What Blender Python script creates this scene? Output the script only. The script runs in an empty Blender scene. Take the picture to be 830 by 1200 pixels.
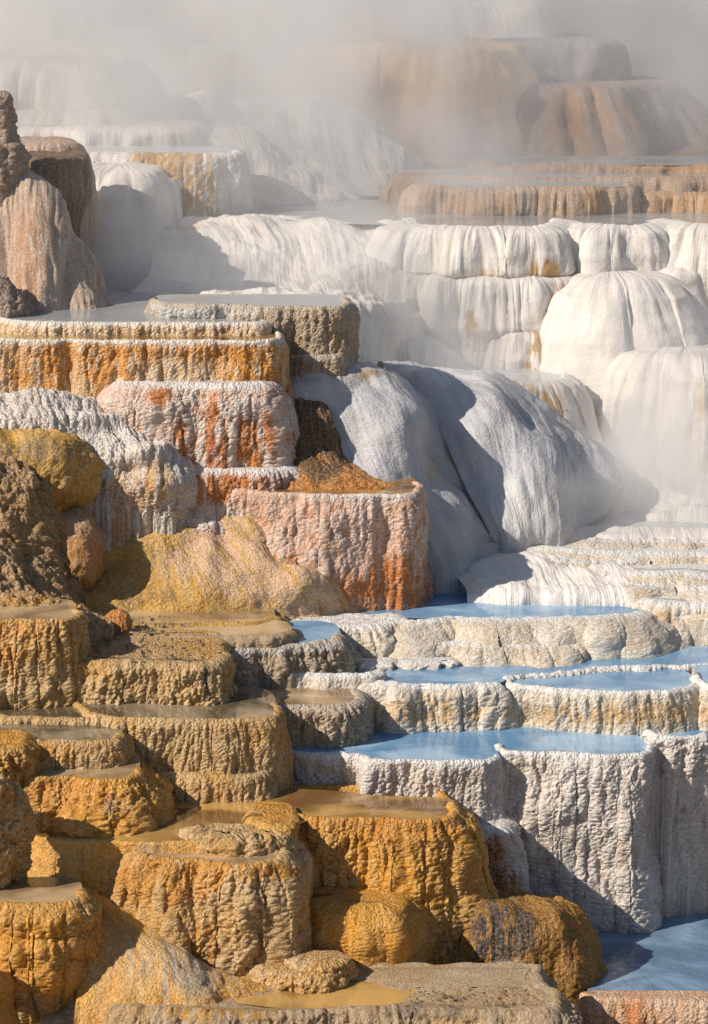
import bpy, math, random
import numpy as np
from mathutils import Vector

# ------------------------------------------------------------------ camera
F = 3000.0; W0, H0 = 830.0, 1200.0
CAMZ = 8.0
PITCH = math.atan(660.0 / F)
sc = bpy.context.scene
cam_d = bpy.data.cameras.new('camera'); cam = bpy.data.objects.new('camera', cam_d)
sc.collection.objects.link(cam); sc.camera = cam
cam.location = (0, 0, CAMZ); cam.rotation_euler = (math.pi / 2 - PITCH, 0, 0)
cam_d.sensor_fit = 'VERTICAL'; cam_d.sensor_height = 24.0; cam_d.lens = 24.0 * F / H0
cam_d.clip_start = 0.5; cam_d.clip_end = 5000.0
# ------------------------------------------------------------------ world, sun, exposure
SUN_EL = math.radians(36.0)
SUN_AZ = math.radians(-114.0)      # direction towards the sun, clockwise from +Y (view direction); left and slightly behind the camera
w = bpy.data.worlds.new('World'); sc.world = w; w.use_nodes = True
nt = w.node_tree; bg = nt.nodes['Background']
sky = nt.nodes.new('ShaderNodeTexSky'); sky.sky_type = 'NISHITA'; sky.sun_disc = False
sky.sun_elevation = SUN_EL; sky.sun_rotation = SUN_AZ
sky.air_density = 1.0; sky.dust_density = 0.6; sky.ozone_density = 1.6
nt.links.new(sky.outputs[0], bg.inputs[0]); bg.inputs[1].default_value = 0.068
sd = bpy.data.lights.new('sun', 'SUN'); sd.energy = 4.7; sd.angle = math.radians(0.5); sd.color = (1.0, 0.895, 0.765)
so = bpy.data.objects.new('sun', sd); sc.collection.objects.link(so)
to_sun = Vector((math.sin(SUN_AZ) * math.cos(SUN_EL), math.cos(SUN_AZ) * math.cos(SUN_EL), math.sin(SUN_EL)))
so.rotation_euler = to_sun.to_track_quat('Z', 'Y').to_euler(); so.location = (0, 0, 30)
sc.view_settings.view_transform = 'Standard'; sc.view_settings.look = 'None'
sc.view_settings.exposure = 0.12; sc.view_settings.gamma = 1.0
try: sc.view_settings.use_curve_mapping = False
except Exception: pass
sc.cycles.volume_bounces = 3; sc.cycles.max_bounces = 8; sc.cycles.diffuse_bounces = 3
sc.cycles.volume_step_rate = 1.0; sc.cycles.volume_max_steps = 128
try: sc.cycles.use_denoising = True
except Exception: pass

# ------------------------------------------------------------------ pixel <-> world helpers
CP, SP = math.cos(PITCH), math.sin(PITCH)
def P(px, py, D):
    """point of the place seen at photo pixel (px,py) at distance D along +Y"""
    a = (px - W0 / 2) / F; b = -(py - H0 / 2) / F
    dy = CP + b * SP; dz = -SP + b * CP
    t = D / dy
    return np.array([a * t, D, CAMZ + dz * t])
def X(px, z, D):
    # x of a point at height z and distance D seen in column px
    dep = D * CP - (z - CAMZ) * SP
    return (px - W0 / 2) / F * dep
def pix(p):
    x, y, z = p[..., 0], p[..., 1], p[..., 2] - CAMZ
    dep = y * CP - z * SP; up = y * SP + z * CP
    return W0 / 2 + F * x / dep, H0 / 2 - F * up / dep

_GD = [(8, 1500), (12, 1380), (13, 1330), (14, 1260), (14.9, 1150), (15.3, 1105), (15.6, 960), (16, 870), (16.5, 800), (17.3, 745), (18.3, 680), (19.3, 610), (20.5, 560), (21.6, 420), (22.2, 290),
       (23, 262), (24, 240), (25, 216), (26.5, 190), (28, 165), (29.5, 160), (31, 260), (45, 420)]
_GY = np.array([-60.] + [d for _, d in [(0, g[0]) for g in _GD]] + [80, 200, 1500.])
_GZ = np.array([.2] + [P(415, g[1], g[0])[2] for g in _GD] + [1.5, 1.5, 1.5])
_GZ = np.minimum(_GZ[1], _GZ) * (np.arange(len(_GZ)) < 2) + _GZ * (np.arange(len(_GZ)) >= 2)
def ground_z(y): return np.interp(y, _GY, _GZ)
# ------------------------------------------------------------------ numpy noise
_rs = np.random.RandomState(7)
_pm = _rs.permutation(256).astype(np.int32); _pm = np.concatenate([_pm, _pm, _pm])
_gr = _rs.randn(256, 3).astype(np.float32); _gr /= np.linalg.norm(_gr, axis=1)[:, None]
_fp = _rs.rand(256, 2).astype(np.float32)
def perlin(x, y, z=0.0):
    x, y, z = np.broadcast_arrays(np.asarray(x, np.float32), np.asarray(y, np.float32), np.asarray(z, np.float32))
    xi = np.floor(x).astype(np.int32); yi = np.floor(y).astype(np.int32); zi = np.floor(z).astype(np.int32)
    fx = x - xi; fy = y - yi; fz = z - zi
    u = fx*fx*fx*(fx*(fx*6-15)+10); v = fy*fy*fy*(fy*(fy*6-15)+10); q = fz*fz*fz*(fz*(fz*6-15)+10)
    def g(a, b, c):
        h = _pm[_pm[_pm[(xi+a) & 255] + ((yi+b) & 255)] + ((zi+c) & 255)]
        gg = _gr[h]
        return gg[..., 0]*(fx-a) + gg[..., 1]*(fy-b) + gg[..., 2]*(fz-c)
    def l(a, b, t): return a + (b-a)*t
    return l(l(l(g(0,0,0), g(1,0,0), u), l(g(0,1,0), g(1,1,0), u), v),
             l(l(g(0,0,1), g(1,0,1), u), l(g(0,1,1), g(1,1,1), u), v), q) * 1.6
def fbm(x, y, z=0.0, o=3):
    r = 0; a = 1.0; k = 1.0; t = 0
    for i in range(o):
        r = r + a * perlin(x*k + 17.3*i, y*k - 9.1*i, z*k + 3.7*i); t += a; a *= .5; k *= 2.03
    return r / t
def worley(x, y, seed=0):
    """2-D cellular F1, F2 (0..~1)"""
    x = np.asarray(x, np.float32); y = np.asarray(y, np.float32)
    xi = np.floor(x).astype(np.int32); yi = np.floor(y).astype(np.int32)
    f1 = np.full(x.shape, 9., np.float32); f2 = f1.copy()
    for a in (-1, 0, 1):
        for b in (-1, 0, 1):
            h = _pm[_pm[(xi+a+seed*13) & 255] + ((yi+b+seed*7) & 255)]
            d = np.hypot(xi+a+_fp[h, 0]-x, yi+b+_fp[h, 1]-y)
            f2 = np.where(d < f1, f1, np.minimum(f2, d)); f1 = np.minimum(f1, d)
    return f1, f2
def lobes(x, y, seed=0):
    f1, f2 = worley(x, y, seed)
    return np.clip(1 - f1*f1*1.35, 0, 1)          # rounded bulges with creases between
def sstep(a, b, x):
    t = np.clip((x-a)/(b-a), 0, 1); return t*t*(3-2*t)

# surface styles: (lobe width, lobe amp), (drip width, drip amp, stretch), (knob size, amp), flute (width, amp), strata amp, fine amp
STY = {
 'knob':  dict(MID=0.018, L=(.36,.045), M=(.044,.030,4.2), K=(.022,.019), FL=(0,0), ST=0.0, FN=.006),
 'knobL': dict(MID=0.02, L=(.24,.040), M=(.050,.027,2.4), K=(.025,.020), FL=(0,0), ST=0.002, FN=.008),
 'crust': dict(MID=0.018, L=(.30,.040), M=(.044,.023,3.4), K=(.023,.016), FL=(0,0), ST=0.0, FN=.007),
 'flow':  dict(MID=0.006, L=(.60,.060), M=(.10,.018,8.0), K=(.02,.0015), FL=(.050,.016), ST=0.0, FN=.002),
 'smooth':dict(MID=0.012, L=(.55,.060), M=(.16,.008,3.0), K=(.022,.0022), FL=(.07,.007), ST=0.0, FN=.005),
 'rough': dict(MID=0.03, L=(.20,.035), M=(.060,.016,1.0), K=(.024,.010), FL=(0,0), ST=0.003, FN=.022),
 'apron': dict(MID=0.018, L=(.34,.030), M=(.08,.009,2.5), K=(.024,.0050), FL=(.05,.002), ST=0.0, FN=.006),
}
def relief(s, v, sty, seed, S=1.0):
    """displacement along the normal and a 0..1 relative height, s across / v down the face in metres"""
    q = STY[sty]; s = s + seed*3.17; o = seed*1.71
    wx = s + .05*perlin(s*4, v*3, o) + .006*perlin(s*14, v*8, o+1); wv = v + .05*perlin(s*5, v*4, o+9)
    lw, la = q['L']; mw, ma, ms = q['M']; kw, ka = q['K']; fw, fa = q['FL']
    lw *= S; mw *= S; kw *= S; fw *= S
    A = lobes((wx + .14*perlin(s*1.7, v*1.5, o+3))/lw, wv/(lw*2.6), seed % 17)
    B = lobes(wx/mw, wv/(mw*ms) + .35*perlin(s*9, v*2, o), (seed+5) % 17)
    Cc = lobes(s/(kw*.9) + .9*perlin(s*5, v*4, o+2), v/(kw*1.05) + .9*perlin(s*5, v*4, o+7), (seed+9) % 17)**1.3
    Cc = Cc*(.55+.45*sstep(-.35, .3, perlin(s*3.1, v*2.3, o+11)))
    A = A*(.65+.5*fbm(s*1.3, v*1.0, o+14, 2)+.35)
    d = la*(A-.55) + ma*(B-.5) + ka*(Cc-.5)
    h = .42*B + .38*Cc + .2*A
    if fa:
        fl = 1-np.abs(perlin((s + .05*perlin(s*2.5, v*1.2, o))/fw, v/(fw*11), o+5))*2
        fl2 = perlin(s/(fw*.45), v/(fw*7), o+8)
        d = d + fa*fl + fa*.35*fl2; h = .45*h + .4*(fl*.5+.5) + .1*(fl2+.5)
    if q['ST']:
        d = d + q['ST']*perlin(s*2.2, v/(.016*S), o+2)
    if q['FN']:
        n = fbm(s/(.045*S), v/(.04*S), o+6, 3); d = d + q['FN']*n; h = h + .12*n
    d = d + q['MID']*fbm(wx/(.15*S), wv/(.19*S), o+12, 3)
    # ledges: shelves that swell and fade along the face
    d = d + la*.55*np.clip(perlin(s*1.4/S, v*5.5/S, o+15), 0, 1) if not fa else d
    d = d + .075*S*fbm(s*1.9, v*2.2, o+4, 3)
    if sty == 'flow': d = d + .05*S*fbm(s*2.6, v*.9, o+21, 2)
    return d*1.0, np.clip(h, 0, 1)

# ------------------------------------------------------------------ mesh making
ROOT = sc.collection
def grid_faces(nr, nc, r0=0, close=False, flip=False):
    i = np.arange(nr-1)[:, None]; j = np.arange(nc if close else nc-1)[None, :]
    j1 = (j+1) % nc
    a = i*nc + j; b = i*nc + j1; c = (i+1)*nc + j1; d = (i+1)*nc + j
    f = np.stack([a, b, c, d], -1) if flip else np.stack([a, d, c, b], -1)
    return f.reshape(-1, 4).astype(np.int32)
def grid_normals(Pt, close=False):
    du = np.gradient(Pt, axis=1)
    if close: du[:, 0] = (Pt[:, 1]-Pt[:, -1])/2; du[:, -1] = (Pt[:, 0]-Pt[:, -2])/2
    dv = np.gradient(Pt, axis=0)
    n = np.cross(dv, du); l = np.linalg.norm(n, axis=-1, keepdims=True)
    return n/np.maximum(l, 1e-9)
def mk_mesh(name, V, Fq, mat, parent=None, org=(0, 0, 0), attrs=None, uv=None, extra=None, normals=None):
    me = bpy.data.meshes.new(name)
    V = (V - np.array(org)).astype(np.float32)
    nv = len(V); nf = len(Fq)
    me.vertices.add(nv); me.vertices.foreach_set('co', V.ravel())
    if normals is not None:      # wind the faces the way the normals point
        a_, b_, c_ = V[Fq[:, 0]], V[Fq[:, 1]], V[Fq[:, 2]]
        if (np.cross(b_-a_, c_-a_)*normals[Fq[:, 0]]).sum() < 0: Fq = Fq[:, ::-1].copy()
    loops = Fq.ravel(); ne = 0
    if extra is not None: loops = np.concatenate([loops, np.asarray(extra, np.int32)]); ne = 1
    me.loops.add(len(loops)); me.loops.foreach_set('vertex_index', loops)
    me.polygons.add(nf+ne)
    st = np.arange(nf+ne, dtype=np.int32)*4
    me.polygons.foreach_set('loop_start', st)
    me.update(calc_edges=True)
    if uv is not None:
        l = me.uv_layers.new(name='flow'); l.data.foreach_set('uv', uv[loops].astype(np.float32).ravel())
    for k, a in (attrs or {}).items():
        at = me.attributes.new(k, 'FLOAT', 'POINT'); at.data.foreach_set('value', a.astype(np.float32))
    me.polygons.foreach_set('use_smooth', np.ones(nf+ne, bool))
    me.materials.append(mat); me.validate(clean_customdata=False)
    if normals is not None:
        me.normals_split_custom_set_from_vertices(normals.astype(np.float32))
    ob = bpy.data.objects.new(name, me); ROOT.objects.link(ob)
    if parent is not None: ob.parent = parent
    else: ob.location = org
    return ob
def tag(o, label, cat, group=None, kind=None):
    if label: o['label'] = label
    if cat: o['category'] = cat
    if group: o['group'] = group
    if kind: o['kind'] = kind
    return o
def smooth_curve(pts, n=24):
    """centripetal-ish Catmull-Rom through pts (k,d) -> dense"""
    p = np.asarray(pts, float); p = np.vstack([2*p[0]-p[1], p, 2*p[-1]-p[-2]])
    out = []
    t = np.linspace(0, 1, n, endpoint=False)[:, None]
    for i in range(1, len(p)-2):
        a, b, c, d = p[i-1], p[i], p[i+1], p[i+2]
        out.append(.5*((2*b) + (-a+c)*t + (2*a-5*b+4*c-d)*t**2 + (-a+3*b-3*c+d)*t**3))
    out.append(p[-2][None]); return np.vstack(out)
def resample(p, n=None, ds=None):
    L = np.concatenate([[0], np.cumsum(np.linalg.norm(np.diff(p, axis=0), axis=1))])
    if n is None: n = max(8, int(L[-1]/ds)+1)
    t = np.linspace(0, L[-1], n)
    return np.stack([np.interp(t, L, p[:, k]) for k in range(p.shape[1])], 1), t
def gsm(a, n):
    if n < 1: return a
    k = np.exp(-.5*(np.arange(-3*n, 3*n+1)/n)**2); k /= k.sum()
    ap = np.pad(a, (3*n, 3*n), mode='edge') if a.ndim == 1 else np.pad(a, ((3*n, 3*n), (0, 0)), mode='edge')
    if a.ndim == 1: return np.convolve(ap, k, 'valid')
    return np.stack([np.convolve(ap[:, i], k, 'valid') for i in range(a.shape[1])], 1)
def blobs(px, py, lst):
    r = np.zeros_like(px)
    for b in lst:
        g = np.exp(-(((px-b[0])/b[2])**2 + ((py-b[1])/b[3])**2))
        r = r + b[4]*g
    return r
_seed = [0]
QUAL = 1.0
COUNT = [0]
def attrs_of(px, py, h, stA, stB, s, v, seed):
    nz = fbm(s*2.3, v*1.1, seed*1.3+40, 3); st = fbm(s/.05, v/.35, seed*1.3+50, 2)
    return dict(hgt=h.ravel(),
                stA=np.clip(blobs(px, py, stA)*(1+.9*nz+.7*st), 0, 1).ravel() if stA else np.zeros(h.size),
                stB=np.clip(blobs(px, py, stB)*(1+.9*nz+.7*st), 0, 1).ravel() if stB else np.zeros(h.size))

def terrace(name, label, top, pts, prof, mat, sty='knob', depth=.5, lip=.025, rim_w=.05, cap='pool', water=None,
            wlev=-.008, group=None, stA=(), stB=(), bumps=(), S=1.0, res=1.0, rimmat=None, wall_amp=1.0, cat='terrace',
            rimvar=.006, bot_extra=.06, capvar=.012, plab=None, edgew=.0, dips=(), backres=.06, side=0.0, ends=(0, 0)):
    """A solid terrace: rim contour in plan (px, D), a level top at the height seen at `top`, walls falling along `prof` = [(py, outward m)]."""
    _seed[0] += 1; seed = _seed[0]
    D0 = top[1]; z0 = P(415, top[0], D0)[2]
    if D0 > 22.5: res = res*.5       # veiled by steam: a coarser mesh will do
    elif sty in ('flow', 'smooth'): res = res*.92
    elif D0 < 15.3: res = res*1.18
    ds = D0*1.65/F/res/QUAL
    fr = np.array([[X(a, z0, d), d] for a, d in pts])
    fr = smooth_curve(fr); fr, _ = resample(fr, ds=ds)
    # a little natural wander of the contour
    sL = np.arange(len(fr))*ds
    tan = np.gradient(fr, axis=0); nrm = np.stack([tan[:, 1], -tan[:, 0]], 1); nrm /= np.linalg.norm(nrm, axis=1)[:, None]+1e-9
    env = sstep(0, .1, sL)*sstep(0, .1, sL[-1]-sL)
    fr = fr + nrm*(env*(.065*S*fbm(sL*2.0/S, seed*5.1, 0, 3)*max(.5, wall_amp) + .045*S*max(.4, wall_amp)*(lobes((sL+.05*perlin(sL*4, seed*1.7))/(.26*S), 0*sL+.5, seed % 11)-.5) + .012*perlin(sL/.05, seed*2.2)))[:, None]
    yb = fr[:, 1].max()+depth
    x0, x1 = fr[0, 0], fr[-1, 0]
    ins = min(.12, (x1-x0)*.15)
    bk = smooth_curve(np.array([fr[-1], [x1-ins*.2, yb-depth*.45], [x1-ins, yb], [(x0+x1)/2, yb], [x0+ins, yb], [x0+ins*.2, yb-depth*.45], fr[0]]), 12)
    bk, _ = resample(bk, ds=backres); bk = bk[1:-1]
    C = np.vstack([fr, bk]); nf_ = len(fr)
    n = len(C)
    seg = np.linalg.norm(np.roll(C, -1, 0)-C, axis=1); s = np.concatenate([[0], np.cumsum(seg)[:-1]])
    tt = np.roll(C, -1, 0)-np.roll(C, 1, 0); N = np.stack([tt[:, 1], -tt[:, 0]], 1); N /= np.linalg.norm(N, axis=1)[:, None]+1e-9
    # smooth the normals so concave notches do not cross
    for _ in range(10): N = (np.roll(N, 1, 0)+2*N+np.roll(N, -1, 0))/4
    N /= np.linalg.norm(N, axis=1)[:, None]+1e-9
    # profile
    pz = np.array([z0-P(415, a, D0-b)[2] for a, b in prof]); po = np.array([b for a, b in prof])
    if pz[0] > 0.0: pz = np.concatenate([[0], pz]); po = np.concatenate([[0], po])
    H = pz[-1]+bot_extra
    slope = (po[-1]-po[-2])/max(1e-3, pz[-1]-pz[-2]); pz = np.append(pz, H); po = np.append(po, po[-1]+max(0, slope)*bot_extra*.5)
    nv = max(10, int(H/ds)); zz = np.linspace(0, H, nv*2)
    oo = gsm(np.interp(zz, pz, po), max(1, int(.012*S/(H/(nv*2)))))
    dd = np.concatenate([[0], np.cumsum(np.hypot(np.diff(zz), np.diff(oo)))])
    nrow = max(10, int(dd[-1]/ds)); t = np.linspace(0, dd[-1], nrow)
    wz = -np.interp(t, dd, zz); wo = np.interp(t, dd, oo)
    # rounded lip
    m = sstep(0, lip*1.6, t); wo = wo - lip*(1-np.sqrt(np.clip(1-(1-np.clip(t/lip, 0, 1))**2, 0, 1)))
    # inner rows of the rim (from pool towards lip)
    zg = min(z0-H-.02, float(ground_z(fr[:, 1].min()-po[-1]))-.05); ex = np.linspace(0, 1, 5)[1:]
    wz = np.append(wz, wz[-1]+(zg-z0-wz[-1])*ex); wo = np.append(wo, np.full(4, wo[-1])); t = np.append(t, t[-1]+.02*np.arange(1, 5)); nrow += 4
    ni = max(4, int(rim_w/ds/1.3)); ti = -np.linspace(rim_w, ds, ni)
    io = ti - lip; iz = (-(.05 if cap == 'pool' else .0)*sstep(-.35*rim_w, -rim_w, ti))
    off = np.concatenate([io, wo]); dz = np.concatenate([iz, wz]); v = np.concatenate([ti-.0, t])
    Nr = len(off)
    Sg = np.broadcast_to(s[None, :], (Nr, n)); Vg = np.broadcast_to(v[:, None], (Nr, n))
    Pt = np.zeros((Nr, n, 3))
    offg = np.broadcast_to(off[:, None], (Nr, n)).copy()
    pm_ = .62*perlin(s/(.42*S), seed*2.9)+.25*perlin(s/(.16*S), seed*1.3)     # the flare changes along the face
    offg = offg + (np.maximum(offg, 0)+.35*S*np.clip(-dz, 0, .12)[:, None])*pm_[None, :]*(np.maximum(off, -1)[:, None] > -lip*.5)
    if side:   # spread of the flare with distance along the contour
        pass
    Pt[..., 0] = C[None, :, 0]+N[None, :, 0]*offg; Pt[..., 1] = C[None, :, 1]+N[None, :, 1]*offg
    Pt[..., 2] = z0+dz[:, None]
    px, py = pix(Pt)
    isf = np.zeros(n, bool); isf[:nf_] = True
    d, h = relief(Sg, Vg, sty, seed, S)
    am = wall_amp*(.2+.8*sstep(0, .09*S, Vg))
    am = np.where(Vg < 0, .06, am)
    d = d*am + blobs(px, py, bumps)*sstep(-.0, .05, Vg)
    # irregular crest
    crest = rimvar*(fbm(Sg/.09, seed*3.3, 0, 3)*1.3 + (lobes(Sg/.035, seed*.7+Vg*12, 3)-.5)*.9)
    crest = crest*np.exp(-(np.maximum(Vg, 0)/.05))*sstep(-rim_w, -.3*rim_w, Vg)
    # the rim sinks under water along the hidden back, and at the ends that open into a wider pool
    sf = s[nf_-1]; e0, e1 = .02+ends[0], .02+ends[1]
    wend = np.where(isf, 1-sstep(0, .06, s-e0)*sstep(0, .06, sf-e1-s) if (ends[0] or ends[1]) else 0, sstep(0, .10, np.minimum(s-sf, s[-1]-s)) if not (ends[0] or ends[1]) else 1.)
    if ends[0] or ends[1]:
        if not ends[0]: wend = np.where(s < sf/2, 0, wend); wend = np.where((~isf) & (s[-1]-s < .25), sstep(0, .1, s[-1]-s), wend)
        if not ends[1]: wend = np.where(isf & (s > sf/2), 0, wend); wend = np.where((~isf) & (s-sf < .25), sstep(0, .1, s-sf), wend)
    if cap == 'pool': crest = crest - .045*wend[None, :]*np.exp(-(np.maximum(Vg, 0)/.08))
    if dips: crest = crest + blobs(px, py, dips)*np.exp(-(np.maximum(Vg, 0)/.06))
    nn = grid_normals(Pt, True)
    # outward check
    if (nn[nrow//2+ni, :nf_, :2]*N[:nf_]).sum() < 0: nn = -nn
    hz = np.concatenate([N, np.zeros((n, 1))], 1)[None]
    k = sstep(.0, .04, Vg)[..., None]
    dirn = hz*k + nn*(1-k); dirn = .55*dirn+.45*nn; dirn[Vg < 0] = (0, 0, 1)
    Pt = Pt + dirn*d[..., None]; Pt[..., 2] += crest
    att = attrs_of(px, py, h, stA, stB, Sg, Vg, seed)
    att['crest'] = np.exp(-np.maximum(Vg, 0)/.05).ravel()
    # cap rings from inner rim to spine
    xm = C[:, 0]; fx, fy = fr[:, 0], fr[:, 1]; o_ = np.argsort(fx)
    yf = np.interp(xm, fx[o_], fy[o_]); ym = (yf+yb)/2; mg = min(.25*depth+.05, .3*(x1-x0))
    sx = np.clip(xm, min(x0, x1)+mg, max(x0, x1)-mg); ym = (np.interp(sx, fx[o_], fy[o_])+yb)/2
    spine = np.stack([sx, ym], 1)
    nc = (4 if cap == 'pool' else max(8, int(depth/2/ds/2.6)))
    rings = []; rh = []
    base = Pt[0].copy()
    for i in range(1, nc+1):
        f = i/nc; q = base.copy(); q[:, :2] = base[:, :2]*(1-f)+spine*f
        if cap == 'pool': q[:, 2] = z0-.05-.05*min(1, f*2)
        else:
            q[:, 2] = base[:, 2]*(1-min(1, f*3))+z0*min(1, f*3)+capvar*fbm(q[:, 0]*7, q[:, 1]*9, seed, 3)*min(1, f*4) + capvar*.5*(lobes(q[:, 0]/.05, q[:, 1]/.05, 3)-.5)
            if dips:
                qx, qy = pix(q); q[:, 2] += blobs(qx, qy, dips)
        rings.append(q); rh.append(np.full(n, .5)+.3*fbm(q[:, 0]*12, q[:, 1]*12, seed, 2))
    rings = rings[::-1]; rh = rh[::-1]
    nr = len(rings)
    full = np.concatenate([np.array(rings), Pt], 0)
    nrmF = grid_normals(full, True)
    if (nrmF[nr+ni+nrow//2, :nf_, :2]*N[:nf_]).sum() < 0: nrmF = -nrmF; flip = True
    else: flip = False
    org = (float(C[:, 0].mean()), float(C[:, 1].mean()), float(z0-H))
    root = bpy.data.objects.new(name, None); ROOT.objects.link(root); root.location = org; root.empty_display_size = .1
    tag(root, label, cat, group)
    uvw = np.stack([Sg+seed*1.9, Vg], -1)
    # the lip line wanders; the rim part ends there
    lr = nr+ni+max(2, int(.022*S/(dd[-1]/nrow)))
    ncl = n
    hh = np.concatenate([np.array(rh).ravel(), att['hgt']]); z_ = np.zeros(nr*n)
    A_full = dict(hgt=hh, stA=np.concatenate([z_, att['stA']]), stB=np.concatenate([z_, att['stB']]), crest=np.concatenate([z_+1, att['crest']]))
    capuv = np.stack([full[:nr, :, 0]+seed, full[:nr, :, 1]], -1); UVf = np.concatenate([capuv, uvw], 0).reshape(-1, 2)
    def part(nm, r0, r1, m_, cl=None):
        V = full[r0:r1].reshape(-1, 3); fq = grid_faces(r1-r0, ncl, close=True, flip=not flip)
        sl = slice(r0*n, r1*n)
        # close=True quads wrap; uv seam is at the hidden back
        ob = mk_mesh(nm, V, fq, m_, root, org, {k_: a[sl] for k_, a in A_full.items()}, UVf[sl], normals=nrmF[r0:r1].reshape(-1, 3))
        COUNT[0] += len(fq)*2
        return ob
    r_ = part('rim', 0, lr+1, rimmat or mat); f_ = part('face', lr, nr+Nr, mat)
    info = dict(root=root, z=z0, fr=fr, yb=yb, C=C, N=N)
    if water: pool_from(info, **water)
    return info

def sheet(name, label, poly, z, mat, group=None, cat='pool'):
    poly = np.asarray(poly); me = bpy.data.meshes.new(name)
    org = (float(poly[:, 0].mean()), float(poly[:, 1].mean()), float(z))
    # a shallow slab of water: closed polygon top and bottom with a rim
    n = len(poly)
    v = [(float(x-org[0]), float(y-org[1]), 0.0) for x, y in poly]
    top = list(range(n))
    me.from_pydata(v, [], [top])
    me.polygons.foreach_set('use_smooth', [False])
    me.materials.append(mat); me.update()
    if me.polygons[0].normal.z < 0: me.flip_normals()
    ob = bpy.data.objects.new(name, me); ROOT.objects.link(ob); ob.location = org
    tag(ob, label, cat, group); return ob
def pool_from(info, label=None, mat=None, name='spring_pool', lev=-.008, inset=.012, group=None):
    C, N = info['C'], info['N']
    poly = C - N*(inset)
    # thin out
    return sheet(name, label, poly[::2], info['z']+lev, mat, group)
def pool_join(label, mat, infos, back, lev=-.010, inset=.012, name='spring_pool', group=None, z=None):
    # one pool behind several terraces: follows their rim contours, then the far shore
    z = infos[0]['z']+lev if z is None else z; P_ = []
    for i_ in infos:
        nfr = len(i_['fr']); P_.append((i_['C'][:nfr]-i_['N'][:nfr]*inset)[::2])
    bk = np.array([[X(a, z, d), d] for a, d in back])
    return sheet(name, label, np.vstack(P_+[bk]), z, mat, group)
def pool_pts(label, mat, z, pts, name='spring_pool', group=None):
    poly = np.array([[X(a, z, d), d] for a, d in pts]); poly = smooth_curve(np.vstack([poly, poly[:1]]), 8)[:-1]
    return sheet(name, label, poly, z, mat, group)

def drape(name, label, rows, mat, sty='smooth', group=None, stA=(), stB=(), bumps=(), S=1.0, res=1.0, amp=1.0, cat='terrace', skirt=.25, parent=None, kind=None, fall=0.0):
    """A flowing body through rows of (px, py, D), from the hidden back over the crest to the foot; rolled under at its border."""
    _seed[0] += 1; seed = _seed[0]
    Dm = np.mean([p[2] for r in rows for p in r])
    if Dm > 22.5: res = res*.5
    elif sty in ('flow', 'smooth'): res = res*.8
    ds = Dm*1.65/F/res/QUAL
    R = [smooth_curve([P(*p) for p in r], 16) for r in rows]
    Lm = max(np.linalg.norm(np.diff(r, axis=0), axis=1).sum() for r in R)
    nu = max(12, int(Lm/ds))
    R = [resample(r, n=nu)[0] for r in R]
    A = np.array(R); col = smooth_curve(A.reshape(len(rows), -1), 20).reshape(-1, nu, 3)
    L = np.linalg.norm(np.diff(col, axis=0), axis=2).mean(1); t = np.concatenate([[0], np.cumsum(L)])
    nv = max(12, int(t[-1]/ds)); tt = np.linspace(0, t[-1], nv)
    idx = np.interp(tt, t, np.arange(len(t))); i0 = np.clip(idx.astype(int), 0, len(t)-2); fr_ = (idx-i0)[:, None, None]
    G = col[i0]*(1-fr_)+col[i0+1]*fr_
    sarc = np.concatenate([[0], np.cumsum(np.linalg.norm(np.diff(G, axis=1), axis=2).mean(0))])
    Sg = np.broadcast_to(sarc[None], (nv, nu)); Vg = np.broadcast_to(tt[:, None], (nv, nu))
    px, py = pix(G)
    d, h = relief(Sg, Vg, sty, seed, S)
    nn = grid_normals(G)
    mid = nn[nv//2, nu//2]
    if nn[..., 2].mean()*1.0 - nn[..., 1].mean() < 0: nn = -nn
    G = G + nn*(d*amp+blobs(px, py, bumps))[..., None]
    nF = grid_normals(G); flip = (nF*nn).sum() < 0
    if flip: nF = -nF
    att = attrs_of(px, py, h, stA, stB, Sg, Vg, seed); att['crest'] = np.zeros(h.size)
    e = G[-1:].copy(); e2 = e.copy(); e2[..., 2] = np.minimum(e[..., 2]-.05, ground_z(e[..., 1])-.05); e[..., 2] = .8*e[..., 2]+.2*e2[..., 2]
    G = np.concatenate([G, e, e2], 0); nF = np.concatenate([nF, nF[-1:], nF[-1:]], 0)
    att = {k_: np.concatenate([a_, a_[-nu:], a_[-nu:]]) for k_, a_ in att.items()}; nv += 2
    Sg = np.concatenate([Sg, Sg[-1:], Sg[-1:]]); Vg = np.concatenate([Vg, Vg[-1:]+.1, Vg[-1:]+.3])
    org = tuple(float(q) for q in (G[..., 0].mean(), G[..., 1].mean(), G[..., 2].min()))
    uv = np.stack([Sg+seed*1.9, Vg], -1).reshape(-1, 2)
    ob = mk_mesh(name, G.reshape(-1, 3), grid_faces(nv, nu, flip=not flip), mat, parent, org, att, uv, normals=nF.reshape(-1, 3))
    COUNT[0] += nv*nu*2
    if parent is None: tag(ob, label, cat, group, kind)
    return ob
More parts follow.
